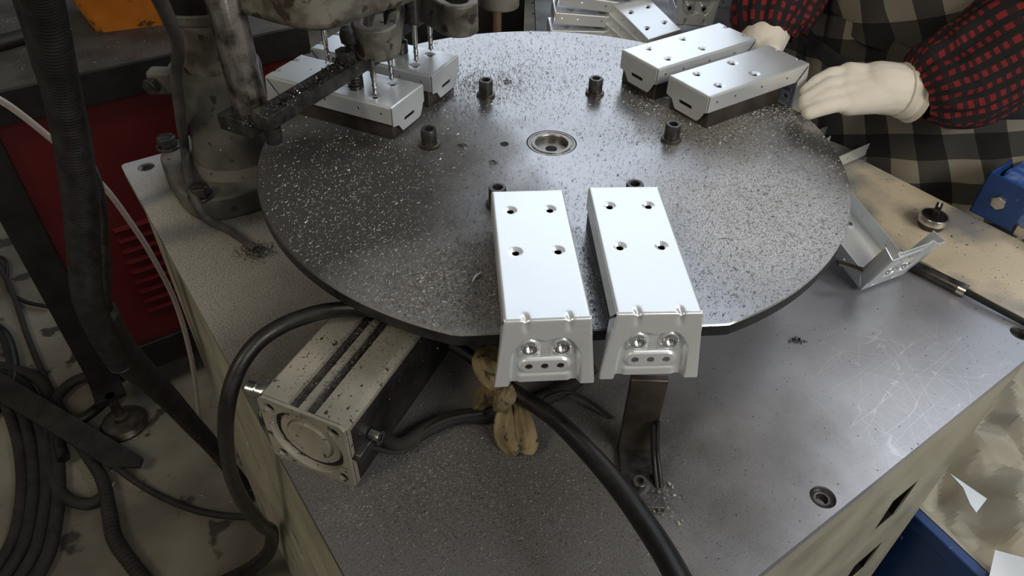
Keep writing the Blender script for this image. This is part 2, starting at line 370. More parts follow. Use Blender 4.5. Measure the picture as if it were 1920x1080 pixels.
pl = obj('top_plate', bm, 'plate', base, smooth=20)
for k, (cx, cy) in enumerate(scr):
    bm = bmesh.new(); lathe(bm, [(.0101, -.010), (.0101, -.002), (.0088, -.0015), (.0074, -.0022), (.0068, -.0025), (.0050, -.0025), (.0040, -.007), (0, -.007)], 28)
    obj('plate_screw', bm, 'blackox', base, (cx, cy, TZ+.0))
# cabinet body: four panels with punched, folded vents
bz1 = TZ-PTH; bz0 = FZ+.0
bm = bmesh.new(); box(bm, X0+.004, X1-.004, Y0+.006, Y1-.006, bz1-.012, bz1); obj('top_rail', bm, 'darkedge', base)
def panel(name, p0, p1, out, vents):
    bm = bmesh.new(); p0 = Vector(p0); p1 = Vector(p1); d = (p1-p0); L = d.length; d.normalize(); o = Vector(out)
    h = bz1-.012-bz0
    us = sorted({0, .02, L-.02, L}|{v[0] for v in vents}|{v[1] for v in vents}); vs = sorted({0, h-.035, h}|{v[2] for v in vents}|{v[3] for v in vents})
    def P(u, v, e=0): q = p0+d*u+o*e; return bm.verts.new((q.x, q.y, bz0+v))
    for a, b in zip(us, us[1:]):
        for c, e in zip(vs, vs[1:]):
            if any(v[0] <= a and b <= v[1] and v[2] <= c and e <= v[3] for v in vents): continue
            k = .002 if c >= h-.036 else 0
            bm.faces.new((P(a, c, k), P(b, c, k), P(b, e, k), P(a, e, k)))
    bmesh.ops.remove_doubles(bm, verts=bm.verts, dist=1e-5)
    o_ = obj(name, bm, 'cream', base); s = o_.modifiers.new('s', 'SOLIDIFY'); s.thickness = .002; s.offset = -1
    for v in vents:                                  # dark box behind each vent and its folded flap
        bm = bmesh.new()
        a = p0+d*v[0]; b = p0+d*v[1]
        q = [(a, v[2], -.002), (b, v[2], -.002), (b, v[2], -.03), (a, v[2], -.03)]
        vv = [bm.verts.new(((p+o*e).x, (p+o*e).y, bz0+z)) for p, z, e in q]+[bm.verts.new(((p+o*e).x, (p+o*e).y, bz0+v[3])) for p, z, e in q]
        bm.faces.new(vv[0:4]); bm.faces.new(vv[4:8]); bm.faces.new((vv[2], vv[3], vv[7], vv[6])); bm.faces.new((vv[0], vv[3], vv[7], vv[4])); bm.faces.new((vv[1], vv[2], vv[6], vv[5]))
        obj('vent_recess', bm, 'blackpaint', o_)
i_ = .007
def on_panel(u, v, ax, k, o0, sg):
    d = ray(u, v); t = (k-CV.dot(ax))/d.dot(ax); q = CV+d*t; other = UX if ax is UY else UY
    return sg*(q.dot(other)-o0), q.z-bz0
def vent(ax, k, o0, sg, p, q):
    a = on_panel(*p, ax, k, o0, sg); b = on_panel(*q, ax, k, o0, sg); return (min(a[0], b[0]), max(a[0], b[0]), min(a[1], b[1]), max(a[1], b[1]))
panel('side_panel', (X0+i_, Y0+i_), (X1-i_, Y0+i_), (0, -1), [vent(UY, Y0+i_, X0+i_, 1, (1722, 900), (1632, 1005)), vent(UY, Y0+i_, X0+i_, 1, (1655, 1015), (1570, 1110))])
panel('side_panel', (X0+i_, Y1-i_), (X0+i_, Y0+i_), (-1, 0), [vent(UX, X0+i_, Y1-i_, -1, (484, 868), (497, 900)), vent(UX, X0+i_, Y1-i_, -1, (544, 985), (574, 1062))])
panel('side_panel', (X1-i_, Y0+i_), (X1-i_, Y1-i_), (1, 0), [])
panel('side_panel', (X1-i_, Y1-i_), (X0+i_, Y1-i_), (0, 1), [])

# second bench strip beyond the seam
bb = thing('side_bench', 'dusty tan work surface beyond the seam of the dark plate', 'bench', (0, 0, 0), TH)
bm = bmesh.new(); box(bm, .326, .460, Y0-.25, Y1-.01, TZ-.02, TZ); obj('bench_top', bm, 'strip', bb, bevel=.002)
bm = bmesh.new(); box(bm, .33, .455, Y0+.02, Y1-.03, TZ-.06, TZ-.02)
for yy in (Y0+.03, .0, Y1-.08): box(bm, .38, .44, yy, yy+.05, FZ, TZ-.02)
obj('bench_frame', bm, 'blackpaint', bb)

# ================================================================= TURNTABLE
R = .30; CH = .281; DT = .0115
tt = thing('rotary_table', 'large round dark steel index table littered with metal shavings', 'turntable', (0, 0, 0))
ST = {'front': PHI-PI/2, 'right': PHI+PI/6, 'left': PHI+5*PI/6}
def disc_out(n=240):
    pts = []
    for i in range(n):
        a = 2*PI*i/n; r = R
        for s in ST.values():
            c = math.cos(a-s)
            if c > 0: r = min(r, CH/c)
        pts.append((r*math.cos(a), r*math.sin(a)))
    return pts
def circ(r, n=240, cx=0, cy=0): return [(cx+r*math.cos(2*PI*i/n), cy+r*math.sin(2*PI*i/n)) for i in range(n)]
HB = PT(946, 270, 0)                                 # small dowel hole
bm = bmesh.new()
def loft(bm, A, B):
    n = len(A)
    for i in range(n): bm.faces.new((A[i], A[(i+1) % n], B[(i+1) % n], B[i]))
O = disc_out(); ro = .0265
L_out = [bm.verts.new((*p, -.0012)) for p in O]; L_ch = [bm.verts.new((p[0]*.9965, p[1]*.9965, 0)) for p in O]; L_in = [bm.verts.new((*p, 0)) for p in circ(ro)]
L_b = [bm.verts.new((*p, -DT)) for p in O]; L_bi = [bm.verts.new((*p, -DT)) for p in circ(ro)]
prev = L_ch
for f in (.75, .5, .25):
    ring = [bm.verts.new((a.co.x*f+b.co.x*(1-f), a.co.y*f+b.co.y*(1-f), 0)) for a, b in zip(L_ch, L_in)]; loft(bm, prev, ring); prev = ring
loft(bm, prev, L_in); loft(bm, L_out, L_ch); loft(bm, L_b, L_out); loft(bm, L_bi, L_b); loft(bm, L_in, L_bi)
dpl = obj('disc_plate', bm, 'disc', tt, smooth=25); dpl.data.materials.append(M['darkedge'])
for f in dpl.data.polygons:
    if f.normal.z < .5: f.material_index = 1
bm = bmesh.new(); lathe(bm, [(.0258, -DT), (.0258, -.0006), (.0252, 0), (.0235, 0), (.0232, -.0007), (.0215, -.0009), (.0210, .0002), (.0178, .0002), (.0170, -.0010), (.0168, -.0065), (.0062, -.0070), (.0060, -.012), (.0, -.012)], 64)
obj('hub_ring', bm, 'hubsteel', tt, smooth=30)
bm = bmesh.new(); lathe(bm, [(.0, .0002), (.0052, .0002)], 24); obj('hub_bore', bm, 'hole', tt, (0, 0, -.0070))
bm = bmesh.new(); lathe(bm, [(.0044, .0), (.0040, .0004), (.0034, .0002), (.0, .0002)], 24); obj('dowel_hole', bm, 'hole', tt, (HB.x, HB.y, .0001))
rb = .1281
for k in range(6):
    a = PHI+PI/3*k
    cx, cy = rb*math.cos(a), rb*math.sin(a)
    bm = bmesh.new(); rot = Matrix.Rotation(a*3+k, 4, 'Z')
    lathe(bm, [(.0062, .003), (.0082, .003), (.0082, .0185), (.0076, .0195), (.0053, .0195)], 28)
    hx = [bm.verts.new((*p, .0192)) for p in hexpts(.0050)]; hx2 = [bm.verts.new((*p, .0110)) for p in hexpts(.0050)]
    hxo = [bm.verts.new((*p, .0194)) for p in hexpts(.0056)]
    loft(bm, hx, hx2); bm.faces.new(hx2); loft(bm, hxo, hx)
    b = obj('socket_bolt', bm, 'blackox', tt, (cx, cy, 0)); b.rotation_euler.z = k*1.1
    bm = bmesh.new(); lathe(bm, [(.0070, 0), (.0112, 0), (.0112, .0014), (.0104, .0015), (.0104, .0028), (.0095, .0034), (.0070, .0034)], 28)
    obj('washer', bm, 'block', b)
# fixture blocks, two per station
def SFr(st, s, t, z=0, dr=0):
    a = ST[st]; S = Vector((math.cos(a), math.sin(a), 0)); T = Vector((-S.y, S.x, 0))
    return Matrix.Translation(S*s+T*t+Vector((0, 0, z))) @ Matrix.Rotation(a+dr, 4, 'Z')
BL = {'front': ((-.0405, .149), (.0425, .149)), 'right': ((-.0370, .1612), (.0440, .1600)), 'left': ((.0435, .1500), (-.0360, .1535))}
for st, l in BL.items():
    for t, s0 in l:
        bm = bmesh.new(); hw = .0288; e = .285
        pts = [(0, -hw), (e-s0-.004, -hw), (e-s0, -hw+.004), (e-s0, hw-.004), (e-s0-.004, hw), (0, hw)]
        prism(bm, pts, .0, .0300)
        b = obj('fixture_block', bm, 'block', tt, bevel=.0008); b.matrix_local = SFr(st, s0, t)
# slanted packing foot along the sides
# turntable spindle below
bm = bmesh.new(); lathe(bm, [(.085, TZ), (.085, -.05), (.10, -.045), (.10, -DT), (0, -DT)], 48); obj('spindle_housing', bm, 'aludark', tt)

# ================================================================= SHEET METAL BRACKET
LB, HW = .160, .0312
def fgrid(bm, nu, nv, uvf, posf, holes=(), cell=.0012):
    """uvf(i/nu, j/nv)->(u,v) plane coordinates, posf(u,v)->xyz. holes: (u, v, halflen_along_v, r)"""
    g = []
    for i in range(nu+1):
        row = []
        for j in range(nv+1):
            u, v = uvf(i/nu, j/nv)
            for hu, hv, hl, r in holes:
                cv = min(hv+hl, max(hv-hl, v)); d = math.hypot(u-hu, v-cv)
                if 1e-7 < d < r+cell*.9:
                    k = r if d > r-cell*1.1 else None
                    if k: u, v = hu+(u-hu)/d*k, cv+(v-cv)/d*k
            row.append((bm.verts.new(posf(u, v)), u, v))
        g.append(row)
    for i in range(nu):
        for j in range(nv):
            q = (g[i][j], g[i+1][j], g[i+1][j+1], g[i][j+1]); cu = sum(x[1] for x in q)/4; cv_ = sum(x[2] for x in q)/4
            ok = True
            for hu, hv, hl, r in holes:
                c2 = min(hv+hl, max(hv-hl, cv_))
                if math.hypot(cu-hu, cv_-c2) < r*.93: ok = False
            if ok: bm.faces.new([x[0] for x in q])
def bracket_mesh():
    bm = bmesh.new(); r = .0022; SK = .0195; hwf = HW-r
    q = r*PI/2
    def prof(v):                                     # arc length across -> (y, z)
        s = 1 if v >= 0 else -1; a = abs(v)
        if a < hwf: return v, 0.
        if a < hwf+q: t = (a-hwf)/r; return s*(hwf+r*math.sin(t)), -r*(1-math.cos(t))
        return s*HW, -r-(a-hwf-q)
    vm = hwf+q+SK-r
    TH_ = [(x, y, 0, .0030) for x in (.0275, .083) for y in (-.0165, .0165)]
    SH = [(x, s*(hwf+q+.0075), 0, .0015) for x in (.012, .040, .082, .124) for s in (-1, 1)]
    def pos(u, v):
        y, z = prof(v)
        for hx, hy, _, hr in TH_:
            d = math.hypot(u-hx, v-hy)
            if d < .0062 and abs(v) < hwf: z -= .0016*(1-sm(.0026, .0058, d))
        for ry in (-.0155, .0155):                   # ribs pressed into the bend
            if abs(y-ry) < .005 and u > LB-.012 and abs(v) < hwf: z -= .0020*math.exp(-((y-ry)/.0019)**2)*sm(LB-.009, LB-.002, u)
        return (u, y, z)
    vb = [-vm+(2*vm)*j/84 for j in range(85)]
    def uvf(a, b):
        v = -vm+2*vm*b; z = -prof(v)[1]
        return (a*(LB-r-max(0., z-.0012)*.85), v)
    fgrid(bm, 100, 84, uvf, pos, TH_+SH, .0016)
    # end face with relief, its side ears folded back
    FH = .062
    def half(w_): return HW+(.0070)*max(0, w_)/FH
    def relief(y, w_):
        ay = abs(y)
        if ay > .030 or w_ < 0: return 0.
        arch = .0165+(.0030*(1-ay/.0118)**2 if ay < .0118 else 85*(ay-.0118)**2)
        d = .0052*sm(-.0013, .0030, w_-arch)
        xe = .0236+max(0, w_-.02)*.05
        d *= 1-sm(xe-.0015, xe+.0020, ay)
        rn = math.hypot(ay-.0118, w_-.0265); d -= .0022*(1-sm(.0062, .0080, rn))*(d/.0052)
        if w_ > .0265 and abs(ay-.0118) < .009: d -= .0022*(1-sm(.0062, .0082, abs(ay-.0118)))*(1-sm(.034, .038, w_))*(1 if rn > .0062 else 0)*(d/.0052)
        cy_ = max(-.0125, min(.0125, y)); rc = math.hypot(y-cy_, w_-.0458); d -= .0022*(1-sm(.0056, .0072, rc))
        d -= .0012*sm(.0535, .0565, w_)*(1-sm(.0175, .021, ay))
        for ry in (-.0155, .0155): d += .0022*math.exp(-((y-ry)/.0019)**2)*(1-sm(.004, .0115, w_))
        return d
    EM = .0155
    def ear(w_): return min(EM, max(.0, w_-.001)*.95)
    NF = 92
    def uvF(a, b):
        w_ = -q+(FH+q)*a; h = half(w_)-.0015; e = ear(w_)+.0015
        f = b*2-1; s = 1 if f >= 0 else -1; f = abs(f)
        return (w_, s*(h*f/.82 if f < .82 else h+e*(f-.82)/.18))
    def posF(w_, y):
        h = half(w_); hf = h-.0015; ay = abs(y); s = 1 if y >= 0 else -1
        if w_ < 0: t = (w_+q)/r; x = LB-r+r*math.sin(t); z = -r*(1-math.cos(t))
        else: x = LB+.0035*w_/FH; z = -r-w_
        if w_ > -q*.9: x -= relief(y, w_)
        if w_ < 0:
            for ry in (-.0155, .0155): z -= .0020*math.exp(-((y-ry)/.0019)**2)*(.7)
        if ay <= hf: return (x, y, z)
        a_ = ay-hf
        if a_ < .0023:
            t = a_/.0023*PI/2; return (x-.0015*(1-math.cos(t)), s*(hf+.0015*math.sin(t)), z)
        k = a_-.0023; return (x-.0015-k, s*(h-k*.25*max(0., w_)/FH), z)
    FHo = [(.0458, y, 0, .0029) for y in (-.0118, 0, .0118)]+[(.0265, y, 0, .0036) for y in (-.0118, .0118)]
    fgrid(bm, NF, 92, uvF, posF, FHo, .0010)
    # back flange with slot
    def dep(y):
        if y < -.019: return .0205+.0125*sm(-.030, -.019, y) if y > -.0275 else .0195
        if y < .014: return .033
        if y < .021: return .033-.0095*(y-.014)/.007
        return .0235-.002*(y-.021)/.009
    def uvB(a, b):
        y = -.0303+.0606*b; w_ = -q+(dep(y)+q-r)*a; return (w_, y)
    def posB(w_, y):
        if w_ < 0: t = (w_+q)/r; return (r-r*math.sin(t)-.0, y, -r*(1-math.cos(t)))
        return (0, y, -r-w_)
    # mirror of the top start: top plate starts at x=0, so shift flange outwards
    def posB2(w_, y): p = posB(w_, y); return (p[0]-r, p[1], p[2])
    fgrid(bm, 30, 50, uvB, posB2, [(.0195, 0, .0082, .0020)], .0012)
    bmesh.ops.remove_doubles(bm, verts=bm.verts, dist=.00018)
    return bm
def bracket_thing(label):
    t = thing('sheet_metal_bracket', label, 'metal bracket')
    bm = bracket_mesh(); b = obj('bracket_body', bm, 'zinc', t, smooth=40)
    s = b.modifiers.new('s', 'SOLIDIFY'); s.thickness = .0012; s.offset = -1; bake(b); shade(b.data, 40)
    for y in (-.0118, .0118):
        bm = bmesh.new(); pr = [(.0038, -.006), (.0056, -.006), (.0056, .0004), (.0052, .0012), (.0040, .0012)]
        for k in range(5): pr += [(.0032, .0006-k*.0014), (.0038, -.0001-k*.0014)]
        lathe(bm, pr, 28); n = obj('weld_nut', bm, 'nut', t)
        n.matrix_local = along(Vector((LB-.0003, y, -.0287)), (1, 0, -.06))
        bm = bmesh.new(); lathe(bm, [(0, -.0061), (.0037, -.0061)], 20); obj('nut_bore', bm, 'hole', n)
    return t
p0 = bracket_thing('x'); p0.matrix_world = SFr('front', .1490, -.0408, .0395)
p0['group'] = 'zinc brackets on the round table'; p0['label'] = 'front left zinc bracket overhanging the round table edge above the knotted rag'
ps = [('front', .1470, .0440, -.030, 'front right zinc bracket overhanging the round table edge above the brown steel post'),
      ('right', .1573, -.0363, -.012, 'zinc bracket touched by the gloved hand, nearer of the right pair'),
      ('right', .1580, .0440, -.01, 'zinc bracket behind its twin at the right rear, below stacked parts'),
      ('left', .1475, .0455, .0, 'nearer zinc bracket under the drill head with spring foot on it'),
      ('left', .1500, -.0375, .01, 'rear zinc bracket under the drills, farthest on the left')]
for st, s, t, dr, lab in ps:
    p = tree_copy(p0, label=lab); p.matrix_world = SFr(st, s, t, .0395, dr)
# stacks on the rear bench and loose ones
def put(mw, label): 
    p = tree_copy(p0, label=label, group='loose and stacked zinc brackets'); p.matrix_world = mw; return p
BZ = -.150
def stackpos(u, v, z): return PT(u, v, z)
# left nested pile lying on its side faces: long axis to the right
labsA = ['lowest zinc bracket of the rear pile, reddish reflection on its slotted end', 'second zinc bracket up in the rear pile left of the loose ones', 'third zinc bracket up, resting skewed on the rear pile', 'top zinc bracket cut by the picture edge in the rear pile']
for k in range(4):
    p = PT(1047, 57, -.110)+Vector((-.012+.006*k, .0+.004*k, .0+.030*k)); ax = Vector((1, .06-.02*k, -.02-.05*k))
    mw = frame(p, ax) @ Matrix.Translation((0, .031, -.0)); put(mw, labsA[k])
labsB = ['zinc bracket leaning in the middle pile beside the glove, lowest', 'zinc bracket leaning in the middle pile, second', 'zinc bracket leaning in the middle pile, third', 'zinc bracket leaning in the middle pile, uppermost']
for k in range(4):
    p = PT(1262, 96, -.105)+Vector((.003*k, .004*k, .013*k-.005)); ax = Vector((-.38, .86, .04+.03*k))
    mw = frame(p, ax, (-.1, -.2, 1)) @ Matrix.Translation((0, .031, -.0)); put(mw, labsB[k])
# two columns of upturned brackets with their drilled end faces to the camera
labsC = ['upturned zinc bracket end with three holes, lower of left rear column', 'upturned zinc bracket end, upper of left rear column', 'upturned zinc bracket end with three holes, lower of right rear column', 'upturned zinc bracket end, upper of right rear column']
for k, (u, v, zz) in enumerate(((1299, 60, -.09), (1299, 60, -.045), (1366, 38, -.08), (1366, 38, -.035))):
    p = PT(u, v, -.10); p.z = zz
    ax = Vector((-.10, -1, .12)); m_ = frame(p, ax, (0, 0, -1)) @ Matrix.Translation((-LB, 0, 0)); put(m_, labsC[k])
# loose bracket upside-down on the plate, its end face up
b_ = PT(1650, 536, TZ); a_ = PT(1577, 480, TZ); b_.z = TZ+.004; a_.z = TZ+.022
mw = frame(b_, b_-a_, (0, 0, -1)) @ Matrix.Translation((-LB, 0, 0))
put(mw, 'loose upturned zinc bracket on the plate right of the round table')
a_ = PT(1618, 262, TZ); b_ = PT(1530, 300, TZ); b_.z = a_.z = TZ+.002
mw = frame(a_, b_-a_, (0, 0, -1))
put(mw, 'upturned zinc bracket lying under the gloved hand')

# ================================================================= DRILL PRESS
dp = thing('multi_spindle_drill', 'dusty cast iron column drilling machine with several spindles', 'drilling machine')
ax_ = PT(447, 292, -.09); ax_.z = 0; CX, CY = ax_.x, ax_.y
bm = bmesh.new()
lathe(bm, [(.064, -.09), (.052, -.080), (.0475, -.060), (.0480, -.02), (.0510, .022), (.0500, .030), (.036, .031)], 48, Matrix.Translation((CX, CY, 0)))
obj('column_socket', bm, 'cast', dp)
bm = bmesh.new(); lathe(bm, [(.036, .02), (.036, .26), (0, .26)], 40, Matrix.Translation((CX, CY, 0))); obj('column_tube', bm, 'casthead', dp)
bm = bmesh.new()
fl = [(.085*math.copysign(abs(math.cos(t))**.55, math.cos(t)), .085*math.copysign(abs(math.sin(t))**.55, math.sin(t))) for t in np.linspace(0, 2*PI, 48, endpoint=False)]
prism(bm, fl, TZ, -.089, Matrix.Translation((CX, CY, 0)) @ Matrix.Rotation(TH, 4, 'Z')); obj('base_flange', bm, 'cast', dp, bevel=.003)
for sx in (-1, 1):
    for sy in (-1, 1):
        b0 = Matrix.Rotation(TH, 4, 'Z') @ Vector((sx*.066, sy*.066, 0))
        bm = bmesh.new(); lathe(bm, [(.0, -.089), (.0145, -.089), (.0145, -.086), (.011, -.0858)], 24); prism(bm, hexpts(.0115, .3), -.086, -.0745)
        obj('flange_bolt', bm, 'blackox', dp, (CX+b0.x, CY+b0.y, 0), bevel=.0006)
# clamp ears with bolt on the left of the socket
bm = bmesh.new(); e0 = Vector((CX-.060, CY-.010, .012))
box(bm, -.012, .018, -.012, .008, -.012, .016, Matrix.Translation(e0)); obj('clamp_ear', bm, 'cast', dp, bevel=.004)
bm = bmesh.new(); prism(bm, hexpts(.009), 0, .010, along(e0+Vector((-.004, -.012, .002)), (-.3, -1, 0))); obj('clamp_bolt', bm, 'blackox', dp, bevel=.0005)
# tape and band on the column tube
bm = bmesh.new(); lathe(bm, [(.0365, .086), (.0375, .087), (.0375, .096), (.0365, .097)], 40, Matrix.Translation((CX, CY, 0))); obj('hose_band', bm, 'cast', dp)
bm = bmesh.new(); lathe(bm, [(.0362, .098), (.0372, .100), (.0372, .125), (.0362, .127)], 40, Matrix.Translation((CX, CY, 0))); obj('tape_wrap', bm, 'black', dp)
# head casting
hz0, hz1 = .150, .200
hp = [PT(u, v, hz0) for u, v in ((330, -40), (440, 27), (500, 45), (560, 60), (590, 63), (616, 61), (640, 55), (700, 33), (760, 14), (800, -4), (800, -30), (740, -90), (600, -130), (400, -110))]
bm = bmesh.new(); prism(bm, [(p.x, p.y) for p in hp], hz0, hz1); obj('drill_head', bm, 'casthead', dp, bevel=.007, seg=4)
bm = bmesh.new(); hc = sum(hp, Vector())/len(hp); lathe(bm, [(.055, hz1-.002), (.055, .29), (.045, .31), (0, .31)], 40, Matrix.Translation((hc.x-.04, hc.y+.0, 0))); obj('gear_housing', bm, 'casthead', dp)
bm = bmesh.new(); box(bm, min(CX, hc.x)-.03, max(CX, hc.x), CY-.035, CY+.035, .205, .262); obj('head_bracket', bm, 'casthead', dp, bevel=.008)
# slotted spindle arms
def slot_arm(end, d, L, r, z0, z1, sl=.6):
    d = Vector(d).normalized(); c = Vector(end)+d*(L/2)
    bm = bmesh.new(); mx = frame((c.x, c.y, 0), (d.x, d.y, 0))
    ring_prism(bm, stadium(0, 0, L/2, r, 14), stadium(0, 0, L/2, r*.48, 14), z0, z1, mx)
    return obj('slotted_arm', bm, 'casthead', dp, bevel=.0025, seg=3)
def arm_from(u, v, u2, v2, z0, z1, r, L=.10):
    e = PT(u, v, z0); f = PT(u2, v2, z0); return slot_arm((e.x, e.y, 0), ((f-e).x, (f-e).y, 0), L, r, z0, z1)
a1 = arm_from(708, 101, 716, 61, .073, .106, .0235)
a2 = arm_from(860, 58, 800, 22, .080, .113, .0215)
a3 = arm_from(938, 12, 880, -22, .085, .116, .0215)
def spindle_post(x, y, z0, z1, r=.011):
    bm = bmesh.new(); lathe(bm, [(0, z0), (r, z0), (r, z1), (0, z1)], 20, Matrix.Translation((x, y, 0))); return obj('spindle', bm, 'blackox', dp)
spindle_post(-.168, .09, .10, hz0+.01); spindle_post(-.150, .135, .11, hz0+.01); spindle_post(-.115, .18, .11, hz0+.01)
def bit(u, v, zt, ztop, chuck=0, r=.0031):
    p = PT(u, v, .0395); n = 14; zs = .020
    bm = bmesh.new(); zt0 = zt
    lathe(bm, [(0, zt0), (r*.75, zt0+.003), (r*.78, zt0+zs), (r, zt0+zs+.002), (r, ztop)], n, Matrix.Translation((p.x, p.y, 0)))
    # helical flute
    for ph in (0, PI):
        hp_ = [Vector((p.x+math.cos(ph+t*7)*r*.72, p.y+math.sin(ph+t*7)*r*.72, zt0+.003+t*zs)) for t in np.linspace(0, 1, 12)]
        tube(bm, hp_, [.0007]*12, 5, raw=True)
    o = obj('drill_bit', bm, 'steel', dp)
    if chuck:
        bm = bmesh.new(); lathe(bm, [(r, ztop-.004), (.0075, ztop-.003), (.009, ztop+.004), (.009, ztop+.05), (0, ztop+.05)], 20, Matrix.Translation((p.x, p.y, 0))); obj('drill_chuck', bm, 'blackox', o)
bit(704, 179, .0385, .078); bit(735, 153, .0400, .078); bit(781, 118, .0400, .088, 1); bit(808, 97, .0400, .088)
bit(616, 118, .0400, .092, 1); bit(651, 92, .0400, .092, 1)
bm = bmesh.new(); p = PT(708, 108, .073); lathe(bm, [(0, .069), (.006, .069), (.007, .073)], 20, Matrix.Translation((-.100, .095, .008))); obj('arm_screw', bm, 'blackox', dp)
# long black slotted hold-down arm, its post, spring foot
A0 = PT(492, 226, .067); A1 = PT(712, 92, .067); dA = (A1-A0).normalized(); LA = (A1-A0).length
bm = bmesh.new(); mx = frame(A0, dA)
ring_prism(bm, [(-.004, -.011), (.07, -.011), (LA*.75, -.011), (LA, -.011), (LA, .011), (LA*.75, .011), (.07, .011), (-.004, .011)], [(.018, -.0038), (.05, -.0038), (.07, -.0038), (LA*.45, -.0038), (LA*.45, .0038), (.07, .0038), (.05, .0038), (.018, .0038)], -.007, .007, mx)
obj('hold_down_arm', bm, 'blackox', dp, bevel=.0008)
# polished guide rod, eight-sided
rp = PT(470, 206, .060)
bm = bmesh.new(); prism(bm, [(.0165*math.cos(PI/4*i+.3), .0165*math.sin(PI/4*i+.3)) for i in range(8)], .058, .17, Matrix.Translation((rp.x, rp.y, 0))); obj('guide_rod', bm, 'rust', dp, bevel=.003)
bm = bmesh.new(); box(bm, -.024, .020, -.019, .019, .046, .062, frame((rp.x, rp.y, 0), dA)); lathe(bm, [(0, .030), (.008, .030), (.009, .047)], 16, Matrix.Translation((rp.x+.018, rp.y-.006, 0))); obj('rod_foot', bm, 'blackox', dp, bevel=.001)
sp = PT(668, 166, .0395)
pts = [Vector((sp.x+.0075*math.cos(t), sp.y+.0075*math.sin(t), .041+.0205*t/(2*PI*6))) for t in np.linspace(0, 2*PI*6, 110)]
bm = bmesh.new(); tube(bm, pts, [.0011]*110, 6, raw=True); obj('coil_spring', bm, 'blackox', dp)
bm = bmesh.new(); lathe(bm, [(0, .040), (.0065, .040), (.0065, .044), (.0045, .045), (.0045, .09), (.009, .09), (.010, .098), (.008, .104), (0, .104)], 18, Matrix.Translation((sp.x, sp.y, 0))); obj('spring_plunger', bm, 'blackox', dp)
p = PT(648, 108, .078)
bm = bmesh.new(); prism(bm, hexpts(.010), .074, .086, Matrix.Translation((p.x, p.y, 0))); obj('lock_nut', bm, 'blackox', dp, bevel=.0006)
# second small hold-down on the rear bracket
q0 = PT(752, 100, .0395); bm = bmesh.new(); lathe(bm, [(0, .041), (.0085, .041), (.0085, .054), (.005, .056), (.005, .12), (0, .12)], 18, Matrix.Translation((q0.x, q0.y, 0))); obj('rear_plunger', bm, 'blackox', dp)
bm = bmesh.new(); box(bm, -.012, .062, -.007, .007, .062, .074, frame((q0.x, q0.y, 0), dA)); obj('rear_hold_down', bm, 'blackox', dp, bevel=.0008)
# heap of dark swarf clinging to the arm
def crumbs(name, center, spread, n, s0, s1, mt, parent=None, hgt=.004, rot=None):
    bm = bmesh.new()
    for i in range(n):
        c = Vector((rng.normal(0, spread[0]), rng.normal(0, spread[1]), 0)); h = hgt*math.exp(-(c.x/spread[0])**2/2-(c.y/spread[1])**2/2)*rng.uniform(0, 1)
        if rot is not None: c = rot @ c
        c = Vector(center)+c+Vector((0, 0, h)); s = rng.uniform(s0, s1)
        a, b_, d = [Vector(rng.normal(0, 1, 3)).normalized()*s for _ in range(3)]
        v = [bm.verts.new(c+x) for x in (a, b_, d, -a*.6-b_*.4)]
        bm.faces.new((v[0], v[1], v[2])); bm.faces.new((v[0], v[2], v[3])); bm.faces.new((v[1], v[3], v[2])); bm.faces.new((v[0], v[3], v[1]))
    o = obj(name, bm, mt, parent, smooth=None); o['kind'] = 'stuff'; return o
crumbs('arm_swarf', PT(650, 112, .075), (.013, .006), 380, .0008, .002, 'chipdark', dp, .008, frame((0, 0, 0), dA).to_3x3())
crumbs('arm_shavings', PT(560, 172, .0745), (.045, .006), 160, .0003, .0009, 'chip', dp, .0005, frame((0, 0, 0), dA).to_3x3())

# ================================================================= AIR CYLINDER UNDER THE DISC
HC = .0775
BR = PT(672, 912, TZ); TRp = Vector((BR.x, BR.y, TZ+HC)); TL = PT(483, 735, TZ+HC); far = PT(612, 598, TZ+HC); far2 = PT(735, 697, TZ+HC)
fy = (TL-TRp); fy.z = 0; WC = fy.length; fy.normalize(); fx = Vector((-fy.y, fy.x, 0))
if fx.dot(far-TL) < 0: fx = -fx
ac = thing('air_cylinder', 'square aluminium air cylinder on the plate under the round table', 'air cylinder')
mx = Matrix((fx, fy, Vector((0, 0, 1)))).transposed().to_4x4(); mx.translation = Vector((BR.x, BR.y, TZ)); ac.matrix_world = mx
LC = .235; r0 = WC/2
# body profile in (y, z) with T slots on top and side, extruded along x
def cyl_profile():
    W, H = WC, HC; s = .0062; d = .006
    top = [(0, .004), (0, H*.42), (d, H*.42), (d, H*.42+.006), (0, H*.42+.006), (0, H-.006), (.004, H)]
    c = W*.50
    top += [(c-.0125, H), (c-.0125, H-.006), (c-.0030, H-.006), (c-.0030, H-.0012), (c+.0030, H-.0012), (c+.0030, H-.006), (c+.0125, H-.006), (c+.0125, H)]
    top += [(W-.004, H), (W, H-.004), (W, .004), (W-.004, 0), (.004, 0)]
    return top
bm = bmesh.new(); pf = cyl_profile()
a = [bm.verts.new((.0, y, z)) for y, z in pf]; b = [bm.verts.new((LC, y, z)) for y, z in pf]
bm.faces.new(b)
loft(bm, a, b)
